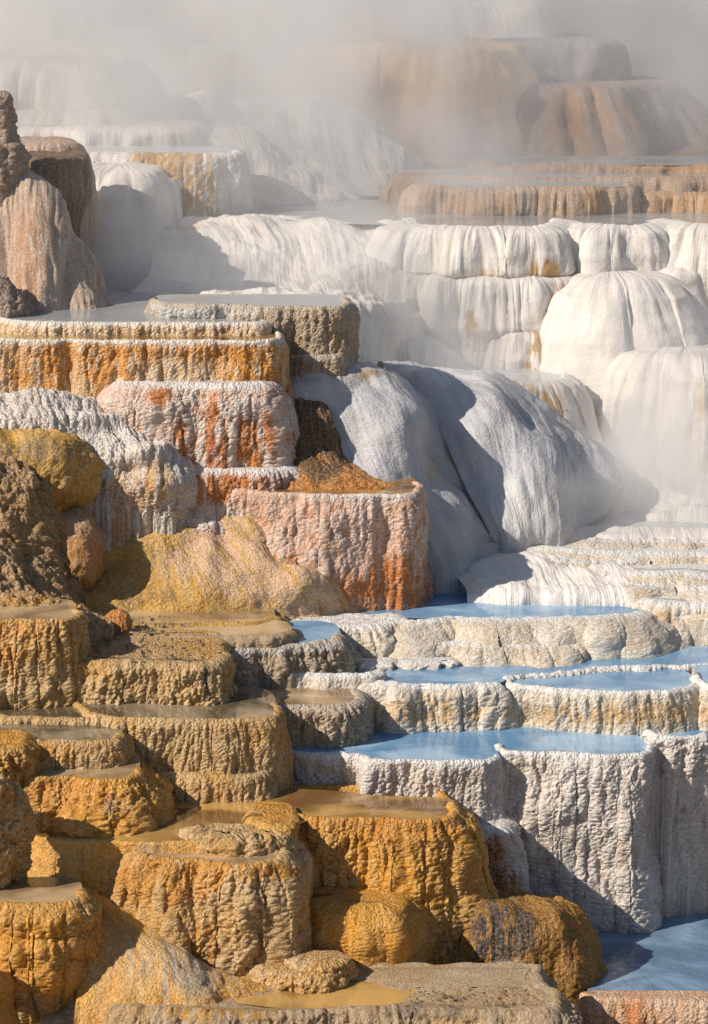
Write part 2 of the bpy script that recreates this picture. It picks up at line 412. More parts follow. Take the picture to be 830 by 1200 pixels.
# ------------------------------------------------------------------ materials
def srgb(h):
    return tuple(((c/255)/12.92 if c/255 <= .04045 else ((c/255+.055)/1.055)**2.4) for c in h)
def stone(name, base, tip, dark, patch, stainA=(.55, .2, .04), stainB=(.12, .08, .05), streak=None, rough=.8, spec=.25,
          knob=1.0, fine=1.0, flute=0.0, tipw=.55, patchw=.5, streakw=.0, crestc=None, wet=0.0, strata=0.0, grain=1.0):
    """travertine: recesses `dark`, body `base`, dry tips `tip`, broad patches of `patch`, mineral streaks along the flow"""
    m = bpy.data.materials.new(name); m.use_nodes = True; t = m.node_tree; n = t.nodes; L = t.links
    b = n['Principled BSDF']
    def N(tp, **k):
        o = n.new(tp)
        for a, v in k.items(): setattr(o, a, v)
        return o
    def at(nm):
        o = N('ShaderNodeAttribute'); o.attribute_name = nm; return o.outputs['Fac']
    geo = N('ShaderNodeNewGeometry'); uv = N('ShaderNodeUVMap'); uv.uv_map = 'flow'
    def noise(sc_, vec, det=4, ro=.55, scale3=None, dist=0):
        mp = N('ShaderNodeMapping'); L.new(vec, mp.inputs[0])
        mp.inputs['Scale'].default_value = scale3 or (1, 1, 1)
        o = N('ShaderNodeTexNoise'); o.inputs['Scale'].default_value = sc_; o.inputs['Detail'].default_value = det
        o.inputs['Roughness'].default_value = ro; o.inputs['Distortion'].default_value = dist
        L.new(mp.outputs[0], o.inputs['Vector']); return o.outputs['Fac']
    def ramp(v, a, b_, lo=0, hi=1):
        o = N('ShaderNodeMapRange'); o.interpolation_type = 'SMOOTHSTEP'; L.new(v, o.inputs[0])
        o.inputs[1].default_value = a; o.inputs[2].default_value = b_; o.inputs[3].default_value = lo; o.inputs[4].default_value = hi
        return o.outputs[0]
    def mth(op, a, b_=None):
        o = N('ShaderNodeMath'); o.operation = op
        for i, x in enumerate((a, b_)):
            if x is None: continue
            if isinstance(x, (int, float)): o.inputs[i].default_value = x
            else: L.new(x, o.inputs[i])
        return o.outputs[0]
    def mix(f, a, b_, bt='MIX'):
        o = N('ShaderNodeMix'); o.data_type = 'RGBA'; o.blend_type = bt
        if isinstance(f, (int, float)): o.inputs[0].default_value = f
        else: L.new(f, o.inputs[0])
        for i, x in ((6, a), (7, b_)):
            if isinstance(x, tuple): o.inputs[i].default_value = (*x, 1)
            else: L.new(x, o.inputs[i])
        return o.outputs[2]
    pos = geo.outputs['Position']; U = uv.outputs[0]
    hgt = at('hgt'); A = at('stA'); B = at('stB'); cr = at('crest')
    nfine = noise(60, pos, 5, .65); nbig = noise(2.6, pos, 4, .6); nmid = noise(11, pos, 4, .6)
    nst = noise(1, U, 3, .6, (24, 1.6, 1), .5)
    c = mix(ramp(mth('ADD', nbig, mth('MULTIPLY', mth('SUBTRACT', nmid, .5), .35)), .42, .58, 0, min(1, patchw+.25)), base, patch)
    if streak: c = mix(mth('MULTIPLY', ramp(nst, .5, .58), mth('MULTIPLY', ramp(nmid, .35, .6), streakw)), c, streak)
    sA = mth('MULTIPLY', A, ramp(mth('ADD', nst, mth('MULTIPLY', nmid, .6)),   .66, .80, .12, 1.0))
    c = mix(ramp(sA, .1, .62), c, stainA)
    c = mix(ramp(mth('MULTIPLY', B, ramp(nst, .35, .58, .35, 1)), .1, .6), c, stainB)
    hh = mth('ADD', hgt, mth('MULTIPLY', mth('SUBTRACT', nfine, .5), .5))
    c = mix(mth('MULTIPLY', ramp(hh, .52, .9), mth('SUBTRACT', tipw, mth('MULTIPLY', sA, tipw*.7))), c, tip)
    c = mix(ramp(hh, .40, .10, 0, .75), c, dark, 'MIX')  # pits: deeper mineral tint, darkened further in place of deep shade
    if crestc: c = mix(mth('MULTIPLY', ramp(mth('ADD', cr, mth('MULTIPLY', mth('SUBTRACT', nmid, .5), 1.1)), .35, .8), .8), c, crestc)
    c = mix(ramp(nfine, .38, .66, 0, 1), mix(.24*grain, c, (0.0, 0.0, 0.0)), mix(.10*grain, c, (1, 1, 1)))
    L.new(c, b.inputs['Base Color'])
    r = ramp(nmid, .35, .65, max(.15, rough-.12-wet*.35), min(1, rough+.08-wet*.1))
    L.new(r, b.inputs['Roughness']); b.inputs['Specular IOR Level'].default_value = spec
    # relief finer than the mesh
    mpk = N('ShaderNodeMapping'); L.new(U, mpk.inputs[0]); mpk.inputs['Scale'].default_value = (64, 70, 1)
    vor = N('ShaderNodeTexVoronoi'); vor.feature = 'SMOOTH_F1'; vor.inputs['Scale'].default_value = 1; vor.voronoi_dimensions = '2D'
    wv = noise(30, pos, 2, .5); add = N('ShaderNodeVectorMath'); add.operation = 'ADD'
    sclv = N('ShaderNodeVectorMath'); sclv.operation = 'SCALE'; L.new(wv, sclv.inputs[0]); sclv.inputs['Scale'].default_value = .5
    L.new(mpk.outputs[0], add.inputs[0]); L.new(sclv.outputs[0], add.inputs[1]); L.new(add.outputs[0], vor.inputs['Vector'])
    hk = mth('MULTIPLY', mth('SUBTRACT', 1.0, vor.outputs['Distance']), knob*.011)
    hf = mth('MULTIPLY', noise(95, pos, 5, .62), fine*.009)
    hs = mth('ADD', hk, hf)
    if flute: hs = mth('ADD', hs, mth('MULTIPLY', noise(1, U, 3, .55, (30, 2.6, 1), .25), flute*.028))
    if strata: hs = mth('ADD', hs, mth('MULTIPLY', noise(1, U, 3, .6, (5, 75, 1), .5), strata*.008))
    bp = N('ShaderNodeBump'); bp.inputs['Strength'].default_value = 1.0; bp.inputs['Distance'].default_value = 1.0
    L.new(hs, bp.inputs['Height']); L.new(bp.outputs[0], b.inputs['Normal'])
    return m

def water(name, col, deep, rough=.05, spec=.5, rip=.5, ior=1.45):
    m = bpy.data.materials.new(name); m.use_nodes = True; t = m.node_tree; n = t.nodes; L = t.links; b = n['Principled BSDF']
    geo = n.new('ShaderNodeNewGeometry')
    def noise(s, sc3, det=3, dist=0.):
        mp = n.new('ShaderNodeMapping'); mp.inputs['Scale'].default_value = sc3; L.new(geo.outputs['Position'], mp.inputs[0])
        o = n.new('ShaderNodeTexNoise'); o.inputs['Scale'].default_value = s; o.inputs['Detail'].default_value = det; o.inputs['Distortion'].default_value = dist
        L.new(mp.outputs[0], o.inputs[0]); return o.outputs['Fac']
    a = noise(1.8, (.9, 1.1, 1), 5, 1.0)
    r = n.new('ShaderNodeMapRange'); r.interpolation_type = 'SMOOTHSTEP'; L.new(a, r.inputs[0]); r.inputs[1].default_value = .36; r.inputs[2].default_value = .66
    mx = n.new('ShaderNodeMix'); mx.data_type = 'RGBA'; L.new(r.outputs[0], mx.inputs[0]); mx.inputs[6].default_value = (*deep, 1); mx.inputs[7].default_value = (*col, 1)
    L.new(mx.outputs[2], b.inputs['Base Color'])
    b.inputs['Roughness'].default_value = rough; b.inputs['IOR'].default_value = ior; b.inputs['Specular IOR Level'].default_value = spec
    # wind-ruffled patches are a little rougher than the still water
    rr = n.new('ShaderNodeMapRange'); L.new(noise(1.6, (.6, 1.6, 1), 3, .5), rr.inputs[0]); rr.inputs[1].default_value = .4; rr.inputs[2].default_value = .62; rr.inputs[3].default_value = rough*.5; rr.inputs[4].default_value = rough*2.0; L.new(rr.outputs[0], b.inputs['Roughness'])
    ad = n.new('ShaderNodeMath'); ad.operation = 'ADD'
    L.new(noise(14, (1, 1.0, 1), 3, .8), ad.inputs[0]); L.new(noise(3.0, (1, 1, 1), 2, .4), ad.inputs[1])
    bp = n.new('ShaderNodeBump'); bp.inputs['Strength'].default_value = 1; bp.inputs['Distance'].default_value = .0035*rip
    L.new(ad.outputs[0], bp.inputs['Height']); L.new(bp.outputs[0], b.inputs['Normal'])
    return m

M = {}
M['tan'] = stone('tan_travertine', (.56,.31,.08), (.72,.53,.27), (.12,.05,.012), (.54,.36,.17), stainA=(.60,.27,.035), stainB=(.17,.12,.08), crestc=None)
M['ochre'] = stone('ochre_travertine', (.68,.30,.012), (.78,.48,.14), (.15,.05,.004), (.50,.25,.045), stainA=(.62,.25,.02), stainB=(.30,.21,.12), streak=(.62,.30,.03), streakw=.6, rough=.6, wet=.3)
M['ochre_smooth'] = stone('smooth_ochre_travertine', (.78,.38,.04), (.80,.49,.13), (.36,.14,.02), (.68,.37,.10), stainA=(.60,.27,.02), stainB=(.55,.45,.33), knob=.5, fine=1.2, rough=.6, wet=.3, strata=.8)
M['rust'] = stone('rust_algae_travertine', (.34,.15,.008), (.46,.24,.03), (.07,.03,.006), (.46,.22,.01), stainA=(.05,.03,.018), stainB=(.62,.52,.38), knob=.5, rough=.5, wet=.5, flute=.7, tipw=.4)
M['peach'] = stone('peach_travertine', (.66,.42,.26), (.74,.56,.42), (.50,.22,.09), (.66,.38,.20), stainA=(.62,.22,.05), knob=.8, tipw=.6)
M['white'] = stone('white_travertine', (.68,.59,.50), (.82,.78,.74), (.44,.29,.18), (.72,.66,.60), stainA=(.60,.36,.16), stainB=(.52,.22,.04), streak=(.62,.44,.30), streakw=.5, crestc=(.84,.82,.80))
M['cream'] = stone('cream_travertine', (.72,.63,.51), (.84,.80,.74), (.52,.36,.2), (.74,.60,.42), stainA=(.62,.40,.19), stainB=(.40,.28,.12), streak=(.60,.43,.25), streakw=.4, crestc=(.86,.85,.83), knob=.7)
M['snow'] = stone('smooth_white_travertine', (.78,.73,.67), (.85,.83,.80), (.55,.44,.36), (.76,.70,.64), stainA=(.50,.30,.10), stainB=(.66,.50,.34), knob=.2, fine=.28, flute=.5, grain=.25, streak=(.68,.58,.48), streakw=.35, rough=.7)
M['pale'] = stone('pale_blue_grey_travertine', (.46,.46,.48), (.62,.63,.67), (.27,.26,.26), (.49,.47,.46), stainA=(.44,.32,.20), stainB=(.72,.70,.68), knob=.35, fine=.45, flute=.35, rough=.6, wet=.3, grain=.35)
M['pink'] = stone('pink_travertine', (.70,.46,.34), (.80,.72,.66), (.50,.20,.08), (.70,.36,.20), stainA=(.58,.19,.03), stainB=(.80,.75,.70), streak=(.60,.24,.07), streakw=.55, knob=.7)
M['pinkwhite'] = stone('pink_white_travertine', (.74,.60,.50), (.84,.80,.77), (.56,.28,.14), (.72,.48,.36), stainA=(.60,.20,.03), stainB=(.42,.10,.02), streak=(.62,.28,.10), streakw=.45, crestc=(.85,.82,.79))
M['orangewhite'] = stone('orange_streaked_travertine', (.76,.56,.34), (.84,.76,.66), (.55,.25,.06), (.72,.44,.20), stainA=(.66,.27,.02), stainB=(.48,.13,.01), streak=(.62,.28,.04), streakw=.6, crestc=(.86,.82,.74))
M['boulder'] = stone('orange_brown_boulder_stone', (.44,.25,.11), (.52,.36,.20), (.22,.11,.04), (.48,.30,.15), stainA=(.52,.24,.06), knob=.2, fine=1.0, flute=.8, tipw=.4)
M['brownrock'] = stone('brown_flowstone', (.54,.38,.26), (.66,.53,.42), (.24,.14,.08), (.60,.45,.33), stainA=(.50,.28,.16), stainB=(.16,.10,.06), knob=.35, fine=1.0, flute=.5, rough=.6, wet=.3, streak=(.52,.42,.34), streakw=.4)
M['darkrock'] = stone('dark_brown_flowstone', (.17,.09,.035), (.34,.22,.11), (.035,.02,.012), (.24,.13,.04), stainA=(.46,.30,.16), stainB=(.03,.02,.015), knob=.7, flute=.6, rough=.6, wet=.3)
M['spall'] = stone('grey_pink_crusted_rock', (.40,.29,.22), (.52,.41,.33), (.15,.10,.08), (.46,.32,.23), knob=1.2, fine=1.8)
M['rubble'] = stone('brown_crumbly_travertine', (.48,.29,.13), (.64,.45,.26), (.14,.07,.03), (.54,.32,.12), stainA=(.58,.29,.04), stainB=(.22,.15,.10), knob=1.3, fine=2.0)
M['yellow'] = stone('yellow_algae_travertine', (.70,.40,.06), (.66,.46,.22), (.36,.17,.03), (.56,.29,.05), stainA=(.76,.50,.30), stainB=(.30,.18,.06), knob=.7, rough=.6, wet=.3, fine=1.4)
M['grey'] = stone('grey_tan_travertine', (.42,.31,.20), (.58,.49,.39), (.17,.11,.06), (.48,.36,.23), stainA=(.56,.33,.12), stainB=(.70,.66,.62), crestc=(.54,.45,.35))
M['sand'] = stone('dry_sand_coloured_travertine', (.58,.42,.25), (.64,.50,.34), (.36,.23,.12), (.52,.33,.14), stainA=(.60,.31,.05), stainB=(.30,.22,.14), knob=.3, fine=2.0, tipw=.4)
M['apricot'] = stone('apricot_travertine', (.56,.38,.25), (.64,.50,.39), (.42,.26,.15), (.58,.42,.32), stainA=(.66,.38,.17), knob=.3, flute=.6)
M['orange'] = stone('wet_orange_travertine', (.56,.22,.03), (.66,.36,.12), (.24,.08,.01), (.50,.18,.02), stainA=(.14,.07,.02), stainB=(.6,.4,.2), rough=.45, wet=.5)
M['dullgrey'] = stone('dull_grey_shaded_travertine', (.36,.34,.34), (.42,.40,.40), (.28,.26,.26), (.34,.32,.31), knob=.2, fine=.3, flute=.3)  # base colour darkened to stand in for shade and unlit steam
M['dullbrown'] = stone('dull_brown_shaded_travertine', (.40,.31,.26), (.46,.38,.33), (.30,.22,.18), (.42,.33,.27), stainA=(.40,.22,.11), knob=.2, fine=.3, flute=.4)  # brown kept dark the same way, shade put into the colour
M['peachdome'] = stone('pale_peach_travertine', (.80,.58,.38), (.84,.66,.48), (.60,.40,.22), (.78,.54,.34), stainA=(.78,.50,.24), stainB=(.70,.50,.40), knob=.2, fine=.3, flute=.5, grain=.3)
W = {}
W['blue'] = water('milky_blue_water', (.36,.53,.70), (.13,.29,.48), rough=.07, rip=1.0)  # the paler patches stand in for reflected steam
W['blue2'] = water('pale_blue_water', (.32,.44,.56), (.22,.36,.52), rough=.12, rip=.8)
W['deep'] = water('deep_blue_water', (.26,.38,.54), (.12,.20,.30), rough=.08, rip=2.0)
W['tan'] = water('shallow_tan_water', (.58,.42,.24), (.26,.17,.09), rough=.04, rip=.5, ior=1.6)
W['amber'] = water('amber_water', (.58,.36,.12), (.20,.10,.03), rough=.04, rip=.45, ior=1.6)
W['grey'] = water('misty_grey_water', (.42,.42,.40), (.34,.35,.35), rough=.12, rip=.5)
W['dark'] = water('dark_tan_water', (.36,.29,.20), (.11,.085,.05), rough=.03, rip=.4, ior=1.6)
W['milk'] = water('milky_white_water', (.58,.60,.60), (.50,.54,.56), rough=.15, rip=.8)
# ================================================================== A. foreground, lower left
T = terrace
# sand coloured flat terrace at the bottom, with the small amber pool
info = T('travertine_terrace', 'flat dry sand-coloured terrace at the bottom edge, a thin amber pool lying on it', (1184, 13.0),
  [(60, 13.3), (120, 13.12), (200, 12.98), (330, 12.97), (420, 13.02), (470, 13.06), (540, 12.98), (600, 12.95), (645, 13.0), (655, 13.2), (640, 13.35)],
  [(1184, 0), (1200, .02), (1215, .08), (1290, .12)], M['sand'], 'knobL', depth=.32, cap='dry', capvar=.016, lip=.03, rimvar=.014,
  dips=[(400, 1160, 90, 16, -.05), (310, 1170, 50, 9, -.03)], stA=[(250, 1185, 90, 12, .9)], stB=[(500, 1185, 60, 12, .7)])
pool_pts('thin amber pool on the dry sand-coloured bottom terrace', W['amber'], info['z']-.022, [(270, 13.16), (330, 13.08), (400, 13.06), (455, 13.1), (500, 13.22), (500, 13.38), (420, 13.48), (330, 13.46), (280, 13.34)])
# left column with the small pool
T('travertine_terrace', 'ochre column with a bulging collar in the bottom left corner, shallow pool on top', (1057, 13.3),
  [(-70, 13.4), (-20, 13.3), (35, 13.25), (75, 13.27), (95, 13.36), (100, 13.5)],
  [(1057, 0), (1075, .03), (1092, .015), (1103, .05), (1140, .055), (1200, .03), (1260, .03)], M['ochre'], 'knob', depth=.22, S=.9,
  bumps=[(55, 1130, 30, 45, .04), (15, 1120, 20, 60, .03)], stB=[(40, 1180, 60, 30, .5)], water=dict(label='small shallow pool on the ochre corner column', mat=W['tan']))
drape('travertine_mound', 'round brown foreground lump cut off by the bottom left corner',
  [[(-60, 1160, 13.2), (-20, 1140, 13.25), (10, 1140, 13.25), (20, 1165, 13.3)], [(-60, 1140, 13.0), (-20, 1128, 13.0), (8, 1138, 13.05), (19, 1170, 13.2)],
   [(-60, 1170, 12.85), (-20, 1165, 12.82), (8, 1175, 12.9), (22, 1195, 13.1)], [(-60, 1260, 12.8), (-20, 1260, 12.78), (10, 1260, 12.85), (26, 1260, 13.1)]], M['ochre'], 'apron', cat='mound')
# stepped orange face under the middle pool
infoA5 = T('travertine_terrace', 'bright ochre stepped terrace holding the long amber pool, left of the brown-grey crust heap', (985, 13.86),
  [(12, 14.15), (30, 13.98), (70, 13.88), (140, 13.84), (240, 13.84), (290, 13.92), (330, 14.05), (350, 14.2), (360, 14.35)],
  [(985, 0), (1004, .012), (1010, .05), (1024, .06), (1028, .11), (1040, .12), (1046, .15), (1060, .17), (1130, .19), (1230, .21)], M['ochre_smooth'], 'apron', depth=1.0, lip=.012,
  stB=[(170, 1010, 30, 25, .5)], rimvar=.003, wall_amp=.5, ends=(0, .12))
pool_pts('long amber pool spreading across the middle of the ochre terraces', W['amber'], infoA5['z']-.006,
  [(30, 14.03), (70, 13.9), (140, 13.86), (240, 13.86), (300, 13.9), (340, 14.05), (370, 14.25), (450, 14.22), (508, 14.22), (530, 14.31), (530, 14.6), (440, 14.68), (400, 14.75), (330, 14.8), (200, 14.75), (120, 14.72), (60, 14.4)])
# fan apron
drape('travertine_apron', 'smooth pale ochre fan spreading down between the corner column and the knobbly lobe',
  [[(60, 1040, 13.8), (110, 1045, 13.8), (170, 1080, 13.85), (260, 1135, 13.85)], [(78, 1058, 13.6), (125, 1062, 13.58), (190, 1100, 13.52), (285, 1146, 13.6)],
   [(94, 1100, 13.42), (150, 1100, 13.38), (215, 1125, 13.32), (300, 1160, 13.42)], [(92, 1160, 13.2), (155, 1152, 13.18), (225, 1160, 13.15), (315, 1176, 13.3)],
   [(84, 1230, 12.95), (160, 1215, 13.0), (240, 1208, 13.0), (330, 1195, 13.2)]], M['ochre_smooth'], 'apron', amp=1.0, S=1.2, cat='slope',
  stB=[(230, 1110, 70, 60, .75), (160, 1150, 60, 60, .3)], bumps=[(215, 1075, 14, 60, .03)])
# knobbly big lobe
T('travertine_terrace', 'large grey-tan knobbly lobe in front of the amber pool, a sliver of water on top', (1012, 13.62),
  [(140, 13.95), (165, 13.78), (210, 13.66), (250, 13.62), (290, 13.60), (315, 13.64), (328, 13.78), (326, 13.95)],
  [(1012, 0), (1025, .03), (1050, .08), (1085, .13), (1120, .16), (1160, .18)], M['tan'], 'knob', depth=.14, lip=.03, S=1.05,
  bumps=[(270, 1090, 30, 60, .035), (335, 1090, 12, 60, .03)], stA=[(190, 1030, 50, 25, 1.8), (250, 1020, 80, 10, 1.6), (230, 1110, 30, 30, .9)], water=dict(label='sliver of water on top of the grey-tan knobbly lobe', mat=W['tan']), cap='pool')
T('crust_heap', 'rough brown-grey crust heap standing along the rim of the amber pool', (978, 13.9),
  [(225, 13.98), (240, 13.9), (262, 13.83), (285, 13.88), (312, 13.84), (335, 13.98)], [(978, 0), (986, .04), (1010, .09)], M['tan'], 'rough', depth=.07, cap='dry', capvar=.05, rimvar=.035, lip=.03, S=.6, cat='crust')
T('travertine_terrace', 'narrow dark ochre buttress in shadow behind the knobbly lobe', (968, 14.0),
  [(290, 14.15), (310, 14.02), (335, 14.0), (348, 14.1), (350, 14.25)], [(968, 0), (985, .02), (1020, .04), (1150, .09)], M['ochre'], 'knob', depth=.2, cap='dry', lip=.03)
# small yellow dome between
T('travertine_terrace', 'low yellow dome with a wet flat top, tucked between two knobbly walls', (1064, 13.78),
  [(368, 13.95), (384, 13.84), (410, 13.78), (440, 13.78), (462, 13.86), (470, 14.0)],
  [(1064, 0), (1070, .04), (1085, .10), (1110, .15), (1150, .17)], M['ochre'], 'apron', depth=.2, lip=.05, cap='dry', capvar=.006, S=.9, bumps=[(465, 1100, 18, 30, .05)])
T('travertine_mound', 'small beige knobbly mound beside the thin amber pool', (1128, 13.42),
  [(338, 13.5), (350, 13.44), (375, 13.40), (398, 13.44), (408, 13.5)], [(1128, 0), (1134, .03), (1150, .05), (1170, .06)], M['tan'], 'rough', depth=.1, lip=.03, cap='dry', S=.6, cat='mound')
T('travertine_mound', 'flat beige knobbly shelf left of the small beige mound', (1140, 13.36),
  [(300, 13.48), (315, 13.38), (350, 13.34), (385, 13.36), (405, 13.44)], [(1140, 0), (1152, .03), (1170, .05)], M['tan'], 'rough', depth=.1, lip=.02, cap='dry', S=.6, cat='mound')
# big yellow-brown block
infoA4 = T('travertine_terrace', 'tall golden-brown knobbly block with a ledge below its rim, right of the knobbly lobe', (959, 14.22),
  [(318, 14.45), (345, 14.27), (390, 14.22), (450, 14.2), (508, 14.2), (529, 14.28), (533, 14.5)],
  [(959, 0), (974, .012), (978, .05), (992, .07), (1040, .13), (1100, .18), (1165, .22)], M['ochre'], 'knob', depth=.45, lip=.02, S=.95,
  stA=[(420, 968, 120, 14, 1.0)], stB=[(400, 1060, 60, 60, .4), (520, 1100, 50, 60, .3)], bumps=[(500, 1090, 35, 60, .03), (350, 1010, 14, 60, -.06)], ends=(.10, 0))
# rust block right
drape('travertine_terrace', 'rust-brown algae covered block with a sloping shoulder, between golden block and blue pool',
  [[(530, 1050, 14.6), (600, 1046, 14.5), (650, 1050, 14.46), (668, 1060, 14.45)], [(535, 1060, 14.24), (605, 1057, 14.2), (652, 1061, 14.2), (686, 1084, 14.32)], [(540, 1078, 14.1), (610, 1076, 14.05), (664, 1084, 14.08), (703, 1118, 14.26)],
   [(540, 1140, 14.02), (612, 1140, 13.94), (676, 1140, 13.97), (711, 1152, 14.2)], [(540, 1235, 13.98), (612, 1235, 13.86), (668, 1235, 13.88), (697, 1230, 14.1)]], M['rust'], 'apron', S=.9, amp=1.2,
  stA=[(590, 1090, 40, 30, 1.2), (575, 1140, 16, 50, 1.4)], stB=[(596, 1152, 22, 20, 2.5)])  # stA: near-black patches paint in the shadow on the upper left face
T('travertine_terrace', 'low peach-coloured wall in front of the bottom blue pool', (1172, 13.72),
  [(680, 13.85), (690, 13.78), (710, 13.74), (760, 13.72), (830, 13.70), (900, 13.68)], [(1172, 0), (1190, .02), (1240, .05)], M['peach'], 'crust', depth=.02, lip=.02, cap='dry', capvar=.006, rimvar=.005, wall_amp=.5,
  stA=[(740, 1190, 20, 30, .7)])

# ================================================================== B. left, middle heights
info = T('travertine_terrace', 'low tan wall below the long pitted wall, narrow pool behind its rim', (908, 14.62),
  [(140, 14.8), (168, 14.66), (220, 14.62), (290, 14.6), (312, 14.68), (318, 14.8)], [(908, 0), (925, .03), (945, .05)], M['tan'], 'knobL', depth=.22, S=.6, wall_amp=.7,
  water=dict(label='narrow tan pool at the foot of the long pitted wall', mat=W['dark']))
T('travertine_terrace', 'long pitted tan wall with a brown pool on top, centre left', (841, 14.78),
  [(85, 15.1), (105, 14.86), (135, 14.78), (200, 14.74), (280, 14.74), (318, 14.78), (330, 14.92), (326, 15.1)],
  [(841, 0), (870, .02), (915, .045), (950, .06)], M['tan'], 'knob', depth=.35, lip=.02, S=.55, wall_amp=.55, res=1.1, bumps=[(120, 880, 30, 40, .03)],
  water=dict(label='brown reflecting pool on top of the long pitted tan wall', mat=W['dark']))
T('travertine_terrace', 'thin tan rim of a little terrace left of the long pitted wall', (840, 14.86),
  [(-20, 14.95), (10, 14.85), (60, 14.82), (110, 14.82), (135, 14.9)], [(840, 0), (856, .02), (870, .03)], M['tan'], 'knobL', depth=.3, S=.6, wall_amp=.6,
  water=dict(label='tiny pool at the foot of the two-tiered block', mat=W['dark']))
T('travertine_terrace', 'small cream and ochre terrace step with a dark pool behind its rim', (866, 14.5),
  [(-30, 14.6), (10, 14.52), (50, 14.46), (110, 14.44), (138, 14.5), (146, 14.64)], [(866, 0), (880, .02), (897, .035), (915, .04)], M['tan'], 'knobL', depth=.28, S=.6, wall_amp=.8, stA=[(60, 882, 50, 12, .7)],
  water=dict(label='dark little pool above the orange-rimmed terrace', mat=W['dark']))
T('travertine_terrace', 'orange-rimmed terrace with rough dark drips beside the amber pool', (911, 14.2),
  [(-30, 14.5), (5, 14.34), (30, 14.24), (80, 14.18), (130, 14.16), (156, 14.22), (166, 14.38)],
  [(911, 0), (920, .012), (930, .05), (950, .12), (975, .16), (1000, .18)], M['ochre'], 'knobL', depth=.3, lip=.015, S=.9, stA=[(60, 935, 60, 22, 1.0)], stB=[(140, 945, 25, 16, .5)],
  water=dict(label='thin brown pool inside the orange-rimmed terrace', mat=W['tan']))
T('travertine_terrace', 'small flat orange ledge at the waterline of the amber pool', (966, 14.12),
  [(88, 14.22), (105, 14.13), (140, 14.08), (165, 14.1), (180, 14.22)], [(966, 0), (975, .02), (990, .03)], M['ochre'], 'knobL', depth=.15, cap='dry', S=.5, capvar=.004, wall_amp=.5)
T('travertine_mound', 'orange knobbly lump with a flat top at the left edge above the amber pool', (874, 14.24),
  [(-40, 14.3), (-5, 14.2), (22, 14.22), (33, 14.32), (32, 14.42)], [(874, 0), (890, .02), (915, .04), (935, .05)], M['ochre'], 'knobL', depth=.16, cap='dry', S=.6, lip=.03, cat='mound')
drape('travertine_mound', 'round knobbly brown lump at the left edge beside the amber pool',
  [[(-70, 930, 13.9), (-20, 926, 13.9), (5, 934, 13.9), (14, 955, 13.9)], [(-70, 915, 13.7), (-20, 912, 13.7), (12, 930, 13.72), (26, 965, 13.85)], [(-70, 940, 13.55), (-20, 940, 13.52), (14, 955, 13.58), (31, 985, 13.78)],
   [(-70, 1000, 13.5), (-20, 1000, 13.46), (12, 1005, 13.52), (28, 1015, 13.72)], [(-70, 1050, 13.55), (-20, 1050, 13.55), (5, 1045, 13.6), (20, 1040, 13.75)]], M['tan'], 'knobL', cat='mound', S=.9, amp=1.2, stA=[(10, 940, 30, 20, 1.0)])
T('travertine_terrace', 'two-tiered tan block with a flat pool on top at the left edge, middle height', (722, 15.25),
  [(-90, 15.3), (-30, 15.2), (35, 15.15), (75, 15.17), (90, 15.28), (92, 15.45)],
  [(722, 0), (750, .015), (788, .03), (796, .05), (806, .09), (845, .12)], M['tan'], 'knob', depth=.28, lip=.02, S=.75, stA=[(30, 745, 40, 25, .9), (15, 770, 12, 30, .6)], bumps=[(60, 760, 20, 40, .03)],
  water=dict(label='flat tan pool on top of the two-tiered block', mat=W['tan']))
T('travertine_terrace', 'broad grey-tan block with a dry sloping top, half in the shadow of the two-tiered block', (777, 15.14),
  [(80, 15.4), (100, 15.2), (180, 15.13), (230, 15.1), (256, 15.14), (267, 15.28), (266, 15.45)],
  [(777, 0), (800, .015), (835, .03)], M['tan'], 'knobL', depth=.5, lip=.05, cap='dry', capvar=.014, S=.8, stB=[(240, 800, 20, 30, .5)])
T('travertine_terrace', 'shallow ochre and olive terrace edge at the foot of the yellow slope', (728, 16.1),
  [(60, 16.2), (100, 16.1), (170, 16.02), (240, 16.05), (300, 16.08), (325, 16.25)], [(728, 0), (738, .05), (760, .08)], M['yellow'], 'rough', depth=.45, S=.5, wall_amp=.6, stB=[(200, 730, 60, 10, .6)],
  water=dict(label='shallow brownish pool along the foot of the yellow slope', mat=W['tan']))
T('travertine_terrace', 'faint tan pool rim with white crust between the yellow slope and broad block', (744, 15.78),
  [(120, 15.95), (150, 15.82), (200, 15.74), (260, 15.72), (320, 15.76), (345, 15.9)], [(744, 0), (752, .03), (770, .05)], M['sand'], 'rough', depth=.25, S=.5, wall_amp=.5, stB=[(240, 742, 60, 6, .3)],
  water=dict(label='shallow tan pool behind the broad grey-tan block', mat=W['tan']))
T('travertine_terrace', 'grey-white lobed low wall left of the blue pools', (759, 15.7),
  [(225, 15.85), (250, 15.7), (290, 15.66), (335, 15.72), (370, 15.82), (392, 15.9), (402, 16.05)], [(759, 0), (770, .02), (785, .06)], M['grey'], 'knobL', depth=.35, lip=.03, S=.7, rimvar=.012, stB=[(300, 760, 60, 10, .8), (350, 755, 60, 6, .8)],
  water=dict(label='slim blue pool behind the grey-white lobed wall', mat=W['blue']))
info = T('travertine_terrace', 'tan pool terrace with rugged grey face left of the large blue pool', (824, 15.28),
  [(255, 15.4), (290, 15.26), (340, 15.22), (390, 15.22), (415, 15.3), (426, 15.45), (420, 15.6)],
  [(824, 0), (832, .02), (850, .03), (880, .05)], M['grey'], 'knob', depth=.3, lip=.03, S=.7, bumps=[(395, 845, 20, 20, .03)], stB=[(300, 840, 30, 20, .2)],
  water=dict(label='sandy brown pool on the rugged grey terrace', mat=W['tan']))
